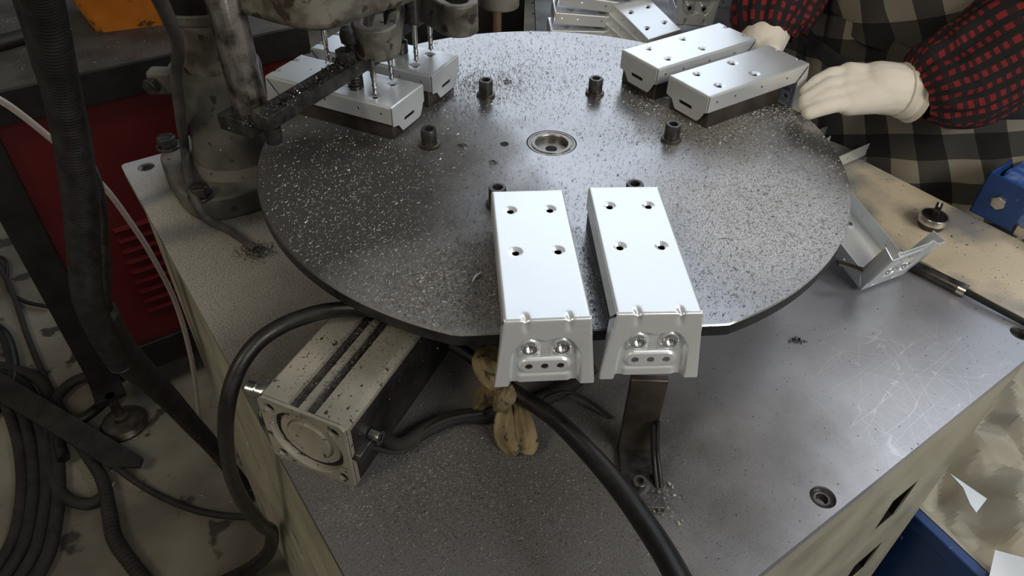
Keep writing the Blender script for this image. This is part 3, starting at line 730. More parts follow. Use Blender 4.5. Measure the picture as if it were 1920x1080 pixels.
# end face: ring from outline to a round recess, four corner bores
ctr = (WC/2, HC/2); rc = .0335
holes4 = [(y, z) for y in (.0105, WC-.0105) for z in (.0105, HC-.0105)]
body = obj('cylinder_body', bm, 'alu', ac, smooth=25)
bm = bmesh.new(); c_ = .004; W_, H_ = WC-.0005, HC-.0005
sheet_with_holes(bm, [(c_, .0005), (W_-c_, .0005), (W_, c_), (W_, H_-c_), (W_-c_, H_), (c_, H_), (.0005, H_-c_), (.0005, c_)], [circ_(rc, 56, WC/2, HC/2)]+[circ_(.0050, 22, y, z) for y, z in holes4], 0, .003, Matrix(((0, 0, -1, 0), (1, 0, 0, 0), (0, 1, 0, 0), (0, 0, 0, 1))))
obj('end_plate', bm, 'alu', ac, smooth=25)
bm = bmesh.new(); mx2 = Matrix.Translation((-.002, WC/2, HC/2)) @ Matrix.Rotation(-PI/2, 4, 'Y')
lathe(bm, [(rc+.0005, .0012), (rc-.0008, .0002), (rc-.001, -.0060), (.029, -.0060), (.0275, -.0035), (.0215, -.0035), (.0205, -.0050), (.0200, -.0020), (.0190, -.0012), (0, -.0012)], 56, mx2)
obj('end_cap', bm, 'alu', ac, smooth=30)
bm = bmesh.new(); lathe(bm, [(rc-.0009, -.0048), (.0288, -.0048)], 56, mx2); obj('retaining_ring', bm, 'hole', ac)
for y, z in holes4:
    bm = bmesh.new(); lathe(bm, [(.0050, 0), (.0050, -.012), (0, -.012)], 24, Matrix.Translation((-.0005, y, z)) @ Matrix.Rotation(-PI/2, 4, 'Y')); obj('mounting_bore', bm, 'hole', ac)
bm = bmesh.new(); box(bm, .004, LC-.004, -.0008, .0002, .006, HC-.010); obj('side_dark_sheet', bm, 'aludark', ac)  # dark sheet over most of the cylinder's side face
# sensor in the side slot with screw and two leads
bm = bmesh.new(); box(bm, .002, .030, -.006, .003, HC*.42-.002, HC*.42+.008); obj('reed_switch', bm, 'blackox', ac, bevel=.001)
bm = bmesh.new(); lathe(bm, [(0, .0), (.006, .0), (.006, .009), (.003, .009), (.003, .005), (0, .005)], 20, Matrix.Translation((.024, -.002, HC*.52)) @ Matrix.Rotation(PI/2, 4, 'X')); obj('switch_clamp', bm, 'steel', ac)
# air fitting at the left of the end
bm = bmesh.new(); f0 = Vector((.012, WC, HC*.80))
lathe(bm, [(0, 0), (.0085, 0), (.0085, .006), (.006, .007), (.006, .012), (.0068, .013), (.0068, .020), (.004, .021), (0, .021)], 22, along(f0, (-.15, 1, .05))); obj('air_fitting', bm, 'steel', ac)
bm = bmesh.new(); lathe(bm, [(0, 0), (.006, 0), (.006, .010), (0, .010)], 18, along(f0+Vector((-.004, -.002, -.018)), (-.1, 1, 0))); obj('flow_screw', bm, 'alu', ac)
bm = bmesh.new(); tube(bm, [f0+Vector((-.006, .006, -.004)), f0+Vector((-.010, .004, -.020)), f0+Vector((-.009, -.006, -.035)), f0+Vector((-.008, -.020, -.044)), f0+Vector((-.004, -.034, -.050))], .0016, 8); obj('sensor_lead', bm, 'black', ac)
for yy in (-.0077, .0077):
    bm = bmesh.new(); box(bm, .001, LC-.004, WC/2+yy-.0046, WC/2+yy+.0046, HC-.0064, HC-.0042); obj('slot_grime', bm, 'blackox', ac)
crumbs('cylinder_shavings', (.08, WC/2, HC), (.06, .028), 900, .0003, .0011, 'chipdark', ac, .0003)
for yy in (-.0077, .0077): crumbs('slot_shavings', (.10, WC/2+yy, HC-.0040), (.06, .0022), 500, .0003, .0010, 'chipdark', ac, .001)

# ================================================================= HOSES AND CABLES
def hose(name, label, pts, r, mt='black', corr=0, pitch=.0055, n=12, cat='hose', group=None, flat=1., k=8):
    bm = bmesh.new(); tube(bm, pts, r, n, k, corr, pitch, flat); o = obj(name, bm, mt, smooth=60 if not corr else 80)
    return tag(o, label, cat, group)
GZ = FZ+.012
hose('air_hose', 'black rubber hose arching over the air cylinder and down the base', [PT(800, 600, -.022), PT(740, 588, -.024), PT(690, 580, -.026), PT(640, 580, -.028), PT(590, 588, -.030), PT(530, 610, -.034), PT(480, 645, -.04), PT(443, 700, -.055), PT(425, 770, -.085), PT(425, 840, -.15), PT(437, 900, -.24), PT(462, 950, -.34), PT(492, 985, -.46), PT(510, 1000, -.62), PT(500, 1040, -.78), PT(450, 1078, GZ+.01), PT(340, 1130, GZ)],
     [.0068]*10+[.0072, .008, .009, .010, .012, .014, .015])
hose('power_cable', 'thick black cable running from under the table to the bottom edge', [PT(845, 645, -.05), PT(900, 680, -.06), PT(965, 735, -.065), PT(1040, 785, -.06), PT(1110, 855, -.05), PT(1165, 920, -.045), PT(1215, 990, -.035), PT(1250, 1045, -.025), PT(1290, 1120, -.01), PT(1340, 1230, .01)], [.0055, .006, .0065, .0072, .0075, .0078, .008, .008, .008, .008])
hose('column_cable', 'dusty grey cable tied down the front of the iron column', [AT(285, -30, .66), AT(318, 40, .74), AT(334, 90, .80), AT(331, 150, .86), AT(338, 215, .90), PT(346, 275, -.072), PT(352, 320, -.079), PT(360, 358, -.080), PT(372, 388, -.092), PT(392, 412, TZ+.010), PT(436, 436, TZ+.007), PT(478, 468, TZ+.006)], [.0066, .0064, .0062, .006, .0058, .0054, .0052, .005, .005, .0048, .0046, .004], 'castcable')
hose('rubber_cable', 'black cable lying on the plate under the yellowed rag', [PT(700, 800, TZ+.01), PT(745, 835, TZ+.009), PT(800, 805, TZ+.009), PT(860, 782, TZ+.009), PT(920, 778, TZ+.009), PT(980, 760, TZ+.009), PT(1050, 735, TZ+.009), PT(1110, 690, TZ+.009)], .0068, 'dustrub')
hose('sensor_wire', 'thin grey wire curling from the cylinder switch along the plate', [PT(695, 838, TZ+.03), PT(740, 848, TZ+.010), PT(775, 838, TZ+.008), PT(800, 806, TZ+.014), PT(850, 784, TZ+.020), PT(905, 775, TZ+.018)], .0020, 'dustrub', cat='wire')
hose('sensor_wire', 'thin wire looping from the cable bundle to the steel post', [PT(1010, 757, TZ+.012), PT(1035, 742, TZ+.016), PT(1070, 736, TZ+.016), PT(1105, 752, TZ+.010), PT(1148, 784, TZ+.003)], .0016, 'dustrub', cat='wire')
hose('transparent_air_tube', 'pale clear air tube crossing the red panel diagonally', [AT(-40, 168, 1.05), AT(20, 200, 1.07), AT(110, 272, 1.10), AT(190, 345, 1.14), AT(240, 410, 1.19), AT(285, 480, 1.25), AT(330, 570, 1.34), AT(360, 680, 1.42), AT(375, 800, 1.55)], .0042, 'tube', cat='tube')
hose('corrugated_conduit', 'thick black corrugated conduit hanging in front of the red cabinet', [AT(55, -80, .62), AT(78, 0, .66), AT(98, 90, .70), AT(120, 190, .75), AT(140, 290, .80), AT(152, 390, .86), AT(158, 480, .92), AT(166, 560, .98), AT(192, 625, 1.05), AT(225, 680, 1.12)], [.0150, .0150, .0152, .0155, .0162, .0168, .017, .017, .0165, .016], 'black', .0019, .0038, 20)
hose('corrugated_conduit', 'thinner corrugated conduit behind the thick one at the upper left', [AT(30, -60, .80), AT(48, 0, .82), AT(66, 60, .85), AT(85, 130, .87), AT(115, 210, .90), AT(150, 290, .93), AT(175, 350, .95), AT(186, 430, .99), AT(190, 500, 1.03), AT(192, 560, 1.07), AT(206, 620, 1.13)], .0105, 'black', .0014, .0036, 16)
hose('wrapped_cable_bundle', 'black wrapped cable bundle sloping from the conduits to the base foot', [AT(196, 590, 1.08), AT(225, 655, 1.16), AT(262, 695, 1.25), AT(310, 740, 1.36), AT(360, 795, 1.46), AT(410, 850, 1.55), AT(470, 930, 1.62)], [.022, .026, .024, .021, .019, .017, .016], 'dustrub', flat=.7)
def FP(u, v, h=.012): return PT(u, v, FZ+h)
for k, (o_, rr) in enumerate(((0, .011), (22, .012), (46, .012), (70, .013))):
    lab = ['innermost', 'second', 'third', 'outermost'][k]+' dark loop of the hose coil at the lower left'
    hose('coiled_hose', lab, [FP(-60, 690-o_*.2, .012+k*.004), FP(0+o_, 745-o_*.5, .014), FP(28+o_, 810-o_*.3, .014), FP(40+o_, 880, .014), FP(38+o_, 950, .014), FP(20+o_, 1020+o_*.3, .014), FP(-30+o_, 1100+o_*.3, .014)], rr, 'dustrub')
hose('floor_hose', 'dusty taped hose winding down the floor to the bottom edge', [FP(120, 790, .02), FP(160, 850, .02), FP(192, 900, .02), FP(205, 960, .02), FP(215, 1010, .02), FP(245, 1055, .02), FP(290, 1110, .02)], [.010, .011, .013, .0145, .0150, .0145, .0140], 'dustrub', .0009, .010)
hose('floor_hose', 'dark hose looped around the leveling foot on the floor', [FP(225, 705, .02), FP(150, 710, .02), FP(105, 750, .015), FP(90, 820, .015), FP(92, 880, .015), FP(120, 930, .015), FP(165, 945, .015), FP(205, 925, .015)], .012, 'dustrub')
hose('floor_hose', 'dark hose bending round behind the flat bar to the cabinet foot', [FP(120, 860, .03), FP(112, 830, .03), FP(125, 805, .03), FP(170, 775, .03), FP(205, 745, .03)], .012, 'black')
hose('floor_cable', 'thin black cable sweeping across the floor to the base corner', [FP(-20, 470, .01), FP(20, 540, .01), FP(55, 640, .01), FP(100, 740, .012), FP(160, 820, .03), FP(225, 882, .03), FP(290, 925, .01), FP(360, 955, .01), FP(430, 968, .01), FP(495, 968, .012)], [.007]*4+[.0065]*6, 'dustrub', cat='cable')
hose('floor_cable', 'short black cable curving behind the cabinet post at the left edge', [FP(-30, 478, .01), FP(10, 488, .01), FP(15, 540, .01), FP(45, 565, .01), FP(90, 575, .01)], .005, 'black', cat='cable')
hose('floor_hose', 'black hose curving along the left picture edge', [FP(-40, 600, .015), FP(5, 625, .015), FP(24, 680, .015), FP(20, 730, .015), FP(-20, 780, .015)], .014, 'black')
# flat dark bar leaning over the coils
bm = bmesh.new(); a = FP(-40, 700, .06); b = FP(258, 880, .03); d = (b-a); L = d.length; mxb = frame(a, d)
prism(bm, [(0, -.026), (L-.05, -.026), (L, .006), (L-.01, .024), (0, .026)], -.005, .005, mxb)
tag(obj('flat_bar', bm, 'dustrub', bevel=.001), 'flat dark bar lying across the hoses at the lower left', 'bar')
# black cable ties on the column cable
# ================================================================= RAG
rg = thing('knotted_rag', 'yellowed cloth strip knotted round the cable below the front left bracket', 'rag')
def ribbon(bm, pts, widths, thick=.0025, curl=.3, ph=0):
    C = catmull(pts, 8); n = 15; rings = []
    for i, c in enumerate(C):
        f = i/(len(C)-1); w_ = np.interp(f, np.linspace(0, 1, len(widths)), widths)
        t = (C[min(i+1, len(C)-1)]-C[max(0, i-1)]).normalized(); s = t.cross(FW).normalized(); nn = s.cross(t)
        if nn.dot(FW) > 0: nn = -nn
        rings.append([bm.verts.new(c+s*(w_*(q/(n-1)-.5))+nn*(w_*curl*(math.cos((q/(n-1)-.5)*PI)-.3)+w_*.05*math.sin(q*1.0+ph+f*3)+.0010*noise.noise(Vector((q*.7, f*9, ph))))) for q in range(n)])
    for a, b in zip(rings, rings[1:]):
        for q in range(n-1): bm.faces.new((a[q], a[q+1], b[q+1], b[q]))
def rp_(u, v, h): return PT(u, v, TZ+h)
for nm, pts, wd, cu in (('rag_loop', [rp_(948, 738, .058), rp_(934, 722, .060), rp_(915, 698, .064), rp_(907, 676, .066), rp_(920, 660, .064), rp_(940, 672, .056)], [.009, .018, .022, .021, .018, .014], .35),
                        ('rag_tail', [rp_(958, 735, .056), rp_(956, 760, .042), rp_(952, 790, .028), rp_(958, 822, .012), rp_(974, 850, .004)], [.008, .015, .024, .028, .017], .28),
                        ('rag_tail', [rp_(964, 735, .058), rp_(976, 765, .044), rp_(984, 800, .026), rp_(990, 832, .012), rp_(988, 852, .005)], [.007, .012, .018, .019, .013], .35),
                        ('rag_fold', [rp_(944, 738, .055), rp_(926, 732, .044), rp_(910, 744, .030), rp_(898, 760, .018), rp_(888, 770, .012)], [.009, .020, .022, .014, .004], .45),
                        ('rag_fold', [rp_(955, 728, .062), rp_(950, 742, .062), rp_(938, 758, .056), rp_(930, 768, .046)], [.014, .018, .015, .009], .40)):
    bm = bmesh.new(); ribbon(bm, pts, wd, curl=cu); o = obj(nm, bm, 'rag', rg, smooth=80)
    s = o.modifiers.new('s', 'SOLIDIFY'); s.thickness = .0022; ss = o.modifiers.new('u', 'SUBSURF'); ss.levels = 1; ss.render_levels = 1
bm = bmesh.new(); tube(bm, [rp_(960, 722, .05), rp_(953, 734, .058), rp_(945, 746, .060), rp_(941, 760, .05), rp_(930, 765, .04)], [.004, .0062, .0066, .0055, .003], 12); o = obj('rag_knot', bm, 'rag', rg)

# ================================================================= STEEL POST UNDER THE FRONT RIGHT BRACKET
sp_ = thing('support_post', 'brown steel flat post bolted to the plate under the front right bracket', 'post')
pA = PT(1158, 848, TZ); pB = PT(1222, 850, TZ); dx = (pB-pA).normalized(); wP = (pB-pA).length; dy = Vector((-dx.y, dx.x, 0)); mxp = Matrix((dx, dy, Vector((0, 0, 1)))).transposed().to_4x4(); mxp.translation = pA
bm = bmesh.new(); box(bm, 0, wP, 0, .006, .0, -TZ-.0285, mxp); obj('post_plate', bm, 'block', sp_, bevel=.0008)
bm = bmesh.new(); ft = [(0, .006), (0, -.030), (.010, -.056), (wP*.5, -.062), (wP-.006, -.056), (wP, -.030), (wP, .006)]
prism(bm, ft, 0, .005, mxp); obj('post_foot', bm, 'blackox', sp_, bevel=.0006)
fs = PT(1196, 918, TZ)
bm = bmesh.new(); lathe(bm, [(0, .005), (.0085, .005), (.0085, .006), (.0058, .0062), (.0058, .0125), (.0052, .013), (.0030, .013), (.0030, .009), (0, .009)], 24, Matrix.Translation((fs.x, fs.y, TZ))); obj('foot_screw', bm, 'blackox', sp_)
bm = bmesh.new(); q = PT(1210, 945, TZ); box(bm, -.014, .014, -.007, .007, 0, .006, frame((q.x, q.y, TZ), dx)); obj('shim', bm, 'blackox', sp_, bevel=.0006)
hose('post_wire', 'black wire tied beside the steel post, left strand', [PT(1224, 795, TZ+.045), PT(1225, 840, TZ+.025), PT(1228, 880, TZ+.012), PT(1232, 915, TZ+.004)], .0022, 'black', cat='wire')
hose('post_wire', 'black wire tied beside the steel post, right strand', [PT(1233, 790, TZ+.045), PT(1232, 840, TZ+.025), PT(1236, 880, TZ+.012), PT(1240, 915, TZ+.004)], .0020, 'black', cat='wire')
tag(crumbs('pale_debris', PT(1238, 935, TZ+.002), (.009, .010), 90, .0006, .0024, 'kraft', None, .004), 'pale crumbs of debris beside the foot of the steel post', 'debris')

# ================================================================= RED CABINET BEHIND
CYF = .815
rc_ = thing('red_cabinet', 'red sheet metal cabinet in black frame with dark shavings covered top', 'cabinet', (0, 0, 0), TH)
cx0, cx1 = -.548, .02
bm = bmesh.new(); box(bm, cx0+.04, cx1, CYF+.012, CYF+.4, FZ+.16, -.20); obj('cabinet_body', bm, 'red', rc_)
bm = bmesh.new(); box(bm, cx0-.012, cx0+.045, CYF, CYF+.05, FZ+.09, -.20); obj('corner_post', bm, 'blackpaint', rc_, bevel=.002)
bm = bmesh.new(); box(bm, cx0+.045, cx1, CYF+.002, CYF+.05, FZ+.09, FZ+.165); obj('bottom_rail', bm, 'blackpaint', rc_, bevel=.002)
bm = bmesh.new(); box(bm, cx0-.2, cx1+.02, CYF-.012, CYF+.45, -.203, -.150); obj('bench_edge', bm, 'blackpaint', rc_)
bm = bmesh.new(); box(bm, cx0-.2, cx1+.02, CYF-.012, CYF+.45, -.150, -.146); obj('bench_top', bm, 'bench', rc_)
def on_front(u, v):
    d = ray(u, v); q = CV+d*((CYF-CV.dot(UY))/d.dot(UY)); return q.dot(UX), q.z
lx0, lz0 = on_front(212, 448); lx1, lz1 = on_front(265, 600)
for k in range(9):                                   # pressed louvres
    z = lz1+(lz0-lz1)*k/8; bm = bmesh.new(); x0 = lx0+.004; wl = .145
    vs = [bm.verts.new(p) for p in ((x0, CYF+.012, z), (x0+wl, CYF+.012, z), (x0+wl-.005, CYF+.001, z+.010), (x0+.005, CYF+.001, z+.010), (x0, CYF+.012, z+.014), (x0+wl, CYF+.012, z+.014))]
    bm.faces.new(vs[:4]); bm.faces.new((vs[3], vs[2], vs[5], vs[4])); bm.faces.new((vs[0], vs[3], vs[4])); bm.faces.new((vs[1], vs[5], vs[2])); obj('louvre', bm, 'red', rc_)
fo = PT(235, 797, FZ); f2 = (fo.dot(UX), fo.dot(UY))
bm = bmesh.new(); lathe(bm, [(0, FZ), (.048, FZ), (.050, FZ+.008), (.042, FZ+.018), (.016, FZ+.024), (.016, FZ+.036), (.010, FZ+.037), (.010, FZ+.10), (0, FZ+.10)], 32, Matrix.Translation((f2[0], f2[1]+.0, 0))); obj('levelling_foot', bm, 'block', rc_)
bm = bmesh.new(); box(bm, f2[0]-.03, f2[0]+.03, f2[1]-.01, CYF+.03, FZ+.09, FZ+.10); obj('foot_bracket', bm, 'blackpaint', rc_)
# orange bin
def cab_pt(u, v, z): return PT(u, v, z)
ob = thing('orange_bin', 'scuffed orange plastic bin standing on the dark bench top', 'bin', (0, 0, 0), 0)
o0 = PT(178, 63, -.146); o1 = PT(320, 45, -.146); dxo = (o1-o0).normalized(); mxo = frame(o0, dxo)
bm = bmesh.new()
def rrect(x0, x1, y0, y1, r, z, n=5):
    p = []
    for cx, cy, a in ((x1-r, y0+r, -PI/2), (x1-r, y1-r, 0), (x0+r, y1-r, PI/2), (x0+r, y0+r, PI)):
        p += [bm.verts.new((cx+r*math.cos(a+t), cy+r*math.sin(a+t), z)) for t in np.linspace(0, PI/2, n)]
    return p
W1 = .22; D1 = .15
rs = [rrect(0, W1, 0, D1, .02, .0), rrect(-.022, W1+.02, -.018, D1+.02, .022, .075), rrect(-.028, W1+.026, -.024, D1+.026, .024, .076), rrect(-.028, W1+.026, -.024, D1+.026, .024, .090), rrect(-.018, W1+.016, -.014, D1+.016, .02, .090), rrect(.004, W1-.004, .004, D1-.004, .02, .006)]
for a_, b_ in zip(rs, rs[1:]): loft(bm, a_, b_)
bm.faces.new(rs[0]); bm.faces.new(rs[-1]); bmesh.ops.transform(bm, matrix=mxo, verts=bm.verts); obj('bin_shell', bm, 'orange', ob, smooth=50)
bm = bmesh.new(); ring_prism(bm, [(-.029, -.025), (W1+.027, -.025), (W1+.027, D1+.027), (-.029, D1+.027)], [(-.019, -.015), (W1+.017, -.015), (W1+.017, D1+.017), (-.019, D1+.017)], .0905, .094, mxo); obj('dusty_rim', bm, 'strip', ob)
bm = bmesh.new(); a = PT(-60, 98, -.135); b = PT(70, 62, -.135); tube(bm, [a, a.lerp(b, .5), b], .013, 16); tag(obj('dark_pipe', bm, 'blackpaint'), 'short dark pipe lying on the bench behind the conduits', 'pipe')

# ================================================================= RIGHT SIDE ITEMS
# selector ring with switch lever
k0 = PT(1743, 424, TZ)
kn = thing('selector_knob', 'black rotary selector knob with silver ring standing on the dusty bench', 'knob', (k0.x, k0.y, TZ))
bm = bmesh.new(); lathe(bm, [(0, 0), (.0135, 0), (.0150, .003), (.0150, .008), (0, .008)], 32); obj('knob_base', bm, 'plastic', kn)
bm = bmesh.new(); lathe(bm, [(.0148, .0075), (.0165, .008), (.0165, .0145), (.0155, .016), (.0140, .016), (.0138, .010)], 36); obj('silver_ring', bm, 'bucket', kn)
bm = bmesh.new(); lathe(bm, [(.0138, .0145), (0, .0135)], 32); obj('knob_face', bm, 'plastic', kn)
bm = bmesh.new(); box(bm, -.004, .016, -.0035, .0035, .013, .0255, Matrix.Rotation(1.0, 4, 'Z')); lv = obj('lever', bm, 'plastic', kn, bevel=.001)
bm = bmesh.new(); box(bm, .004, .014, -.0010, .0010, .0255, .0259, Matrix.Rotation(1.0, 4, 'Z')); obj('pointer_mark', bm, 'white', lv)
# push rod sensor along the seam
pr0, pr1 = PT(1690, 487, TZ+.007), PT(1808, 545, TZ+.007)
rd = thing('cylinder_rod', 'black rod with steel collar lying along the seam of the plate', 'rod')
dr_ = (pr1-pr0).normalized()
bm = bmesh.new(); lathe(bm, [(0, 0), (.0060, 0), (.0062, .030), (.0068, .032), (.0068, (pr1-pr0).length-.006), (0, (pr1-pr0).length-.006)], 20, along(pr0, dr_)); obj('rod_body', bm, 'blackox', rd)
bm = bmesh.new(); lathe(bm, [(0, 0), (.0072, 0), (.0072, .008), (0, .008)], 20, along(pr1-dr_*.006, dr_)); obj('steel_collar', bm, 'steel', rd)
bm = bmesh.new(); tube(bm, [pr1, pr1.lerp(PT(1925, 607, TZ+.004), .5), PT(1935, 612, TZ+.004)], .0035, 8); obj('rod_wire', bm, 'black', rd)
# thin bent strip under the loose bracket
bm = bmesh.new(); a = PT(1570, 492, TZ+.035); b = PT(1643, 514, TZ+.022); d = b-a; box(bm, 0, d.length, -.004, .004, -.001, .001, frame(a, d)); 
lathe(bm, [(.0065, 0), (.0080, 0), (.0080, .003), (.0065, .003)], 24, along(PT(1652, 506, TZ+.020), (0.2, -.6, .8)))
tag(obj('bent_strip', bm, 'block', bevel=.0004), 'thin bent steel strip with ring beside the loose upturned bracket', 'metal strip')
# blue angle frame
bf = thing('blue_rack', 'blue painted angle iron rack with bolt at the right edge', 'rack', (0, 0, 0), TH)
fx0 = .462; fy0 = -.252; fh = .052
bm = bmesh.new(); box(bm, fx0, fx0+.004, fy0-.052, fy0, TZ+.002, TZ+fh+.006); box(bm, fx0, fx0+.05, fy0-.003, fy0, TZ+.002, TZ+fh+.006); obj('corner_angle', bm, 'blue', bf, bevel=.0008)
bm = bmesh.new(); box(bm, fx0+.004, fx0+.032, fy0-.30, fy0-.010, TZ+.012, TZ+fh); box(bm, fx0+.032, fx0+.50, fy0-.036, fy0-.006, TZ+.012, TZ+fh); obj('frame_rails', bm, 'bluerail', bf, bevel=.0015)
bm = bmesh.new(); prism(bm, hexpts(.0085, .2), 0, .006, Matrix.Translation((fx0, fy0-.026, TZ+.030)) @ Matrix.Rotation(-PI/2, 4, 'Y')); obj('frame_bolt', bm, 'bucket', bf, bevel=.0006)
bm = bmesh.new(); box(bm, fx0-.001, fx0+.02, fy0-.094, fy0-.055, TZ+.001, TZ+.014); obj('silver_spacer', bm, 'bucket', bf, bevel=.0008)
bm = bmesh.new()
for yy in (fy0-.036,): 
    for xx in (fx0+.47,): box(bm, xx, xx+.03, yy, yy+.03, FZ, TZ+.012)
obj('frame_legs', bm, 'blue', bf)

# rear dark bench that carries the stacks
rb_ = thing('rear_bench', 'black bench behind the round table carrying the stacked brackets', 'bench')
pz = -.112
bm = bmesh.new(); a = PT(1000, 60, pz); box(bm, .0, 1.0, .60, 1.3, pz-.05, pz-.032-.0, None); obj('bench_top', bm, 'blackpaint', rb_)
bm = bmesh.new()
for xx in (.03, .9):
    for yy in (.63, 1.22): box(bm, xx, xx+.05, yy, yy+.05, FZ, pz-.05)
box(bm, .03, .95, .63, 1.27, -.5, pz-.05); obj('bench_frame', bm, 'blackpaint', rb_)
bm = bmesh.new(); box(bm, -.32, -.02, .86, 1.5, FZ, .02); tag(obj('dark_backdrop', bm, 'blackpaint', bevel=.004), 'added black locker behind the round table next to the stacks', 'backdrop')  # made-up black box that keeps the gap behind the table dark
bm = bmesh.new(); a = PT(932, 62, -.11); lathe(bm, [(0, -.13), (.0075, -.13), (.0075, .02), (0, .02)], 18, Matrix.Translation((a.x, a.y, 0)))
lathe(bm, [(0, FZ), (.010, FZ), (.010, -.13), (0, -.13)], 18, Matrix.Translation((a.x, a.y, 0))); tag(obj('brown_post', bm, 'copper'), 'slim brown upright post behind the round table', 'post')
bm = bmesh.new(); a = Vector((.36, .86, -.14)); box(bm, 0, .34, 0, .012, 0, .40, Matrix.Translation(a) @ Matrix.Rotation(-.08, 4, 'X')); tag(obj('white_board', bm, 'white'), 'white board leaning on the rear bench behind the red checked sleeve', 'board')

# kraft paper, blue bin, white scraps at the lower right
bz = -.50
bn = thing('blue_crate', 'dark blue steel crate lined with brown paper beside the machine base', 'crate')
c0 = PT(1722, 962, bz); c1 = PT(1850, 1082, bz); dc = (c1-c0).normalized(); a = c0-dc*.15; mxc = frame(Vector((a.x, a.y, 0)), dc)
sgn = 1 if (Matrix(mxc).inverted() @ Vector((1.0, .1, 0))).y > 0 else -1
bm = bmesh.new(); box(bm, 0, .8, -.006, .006, FZ+.02, bz, mxc); obj('crate_wall', bm, 'blue', bn, bevel=.001)
bm = bmesh.new(); box(bm, -.01, .81, min(-.012, sgn*-.012), .004, bz-.02, bz+.004, mxc); obj('crate_rim', bm, 'blue', bn, bevel=.002)
bm = bmesh.new(); y1_ = sgn*.50; box(bm, 0, .8, min(0, y1_), max(0, y1_), FZ+.02, FZ+.04, mxc); box(bm, 0, .8, min(y1_, y1_+.012), max(y1_, y1_+.012), FZ+.02, bz, mxc)
box(bm, -.006, .006, min(0, y1_), max(0, y1_), FZ+.02, bz, mxc); obj('crate_body', bm, 'bluedark', bn)
pp = thing('kraft_paper', 'crumpled brown kraft paper lining the blue crate at the lower right', 'paper')
FOLD = [(rng.uniform(0, PI), rng.uniform(0, 1), pe, am) for pe, am in ((.16, .045), (.11, .032), (.075, .022), (.06, .016), (.045, .011), (.033, .008), (.025, .005))]
bm = bmesh.new(); n = 150; g = []
for i in range(n+1):
    row = []
    for j in range(n+1):
        x = -.02+.84*i/n; y = sgn*(.010+.48*j/n); p = Vector((x, y, 0))
        wx = x+.05*noise.noise(Vector((x*7, y*7, 1))); wy = y+.05*noise.noise(Vector((x*7, y*7, 9))); v = 0
        for di, of, pe, am in FOLD: v += am*abs(((wx*math.cos(di)+wy*math.sin(di)+of)/pe) % 2-1)
        v = v*1.35-.07
        e = sm(0, .05, j/n*.6)
        z = bz-.055+v*e+.052*(1-e)+.02*sm(.25, .6, j/n*.6)
        row.append(bm.verts.new(mxc @ Vector((x+.02*noise.noise(p*9), y+.015*e*noise.noise(p*9+Vector((5, 5, 5))), z))))
    g.append(row)
for i in range(n):
    for j in range(n): bm.faces.new((g[i][j], g[i+1][j], g[i+1][j+1], g[i][j+1]))
o = obj('paper_sheet', bm, 'kraft', pp, smooth=14); s = o.modifiers.new('s', 'SOLIDIFY'); s.thickness = .0006
def scrap(name, label, uv, z, th=.0012):
    bm = bmesh.new(); P = [PT(u, v, z) for u, v in uv]; prism(bm, [(p.x, p.y) for p in P], z, z+th); 
    return tag(obj(name, bm, 'zinc'), label, 'sheet metal')
scrap('sheet_offcut', 'white triangular sheet offcut lying on the kraft paper', [(1780, 888), (1850, 936), (1830, 962), (1818, 945), (1805, 915)], bz+.012)
scrap('sheet_offcut', 'pale flat sheet with dark crumbs at the bottom right corner', [(1865, 1032), (1940, 1052), (1940, 1120), (1850, 1100)], bz+.015)

# ================================================================= PERSON
per = thing('person', 'person in red checked sleeves, black checked apron and white gloves handling brackets', 'person')
def capsules(name, segs, mt, parent, voxel, smooth_it=6, sub=0):
    bm = bmesh.new()
    for a, b, ra, rb2 in segs:
        a = Vector(a); b = Vector(b); d = b-a; L = d.length
        m_ = along(a, d if L > 1e-6 else (0, 0, 1)); pr = []
        for t in np.linspace(-PI/2, 0, 6): pr.append((max(0, ra*math.cos(t)), ra*math.sin(t)))
        for t in np.linspace(0, PI/2, 6): pr.append((max(0, rb2*math.cos(t)), L+rb2*math.sin(t)))
        pr[0] = (0, -ra); pr[-1] = (0, L+rb2); lathe(bm, pr, 16, m_)
    o = obj(name, bm, mt, parent, smooth=180)
    r = o.modifiers.new('r', 'REMESH'); r.mode = 'VOXEL'; r.voxel_size = voxel
    s = o.modifiers.new('s', 'SMOOTH'); s.iterations = smooth_it; s.factor = .6
    bake(o); o.data.polygons.foreach_set('use_smooth', [True]*len(o.data.polygons)); return o
PX, PY = .630, -.075                                 # torso centre in the base frame
def PB(f, s, z): return TB(PX-f, PY+s, z)            # f forward (towards the table), s towards the person's right, z height
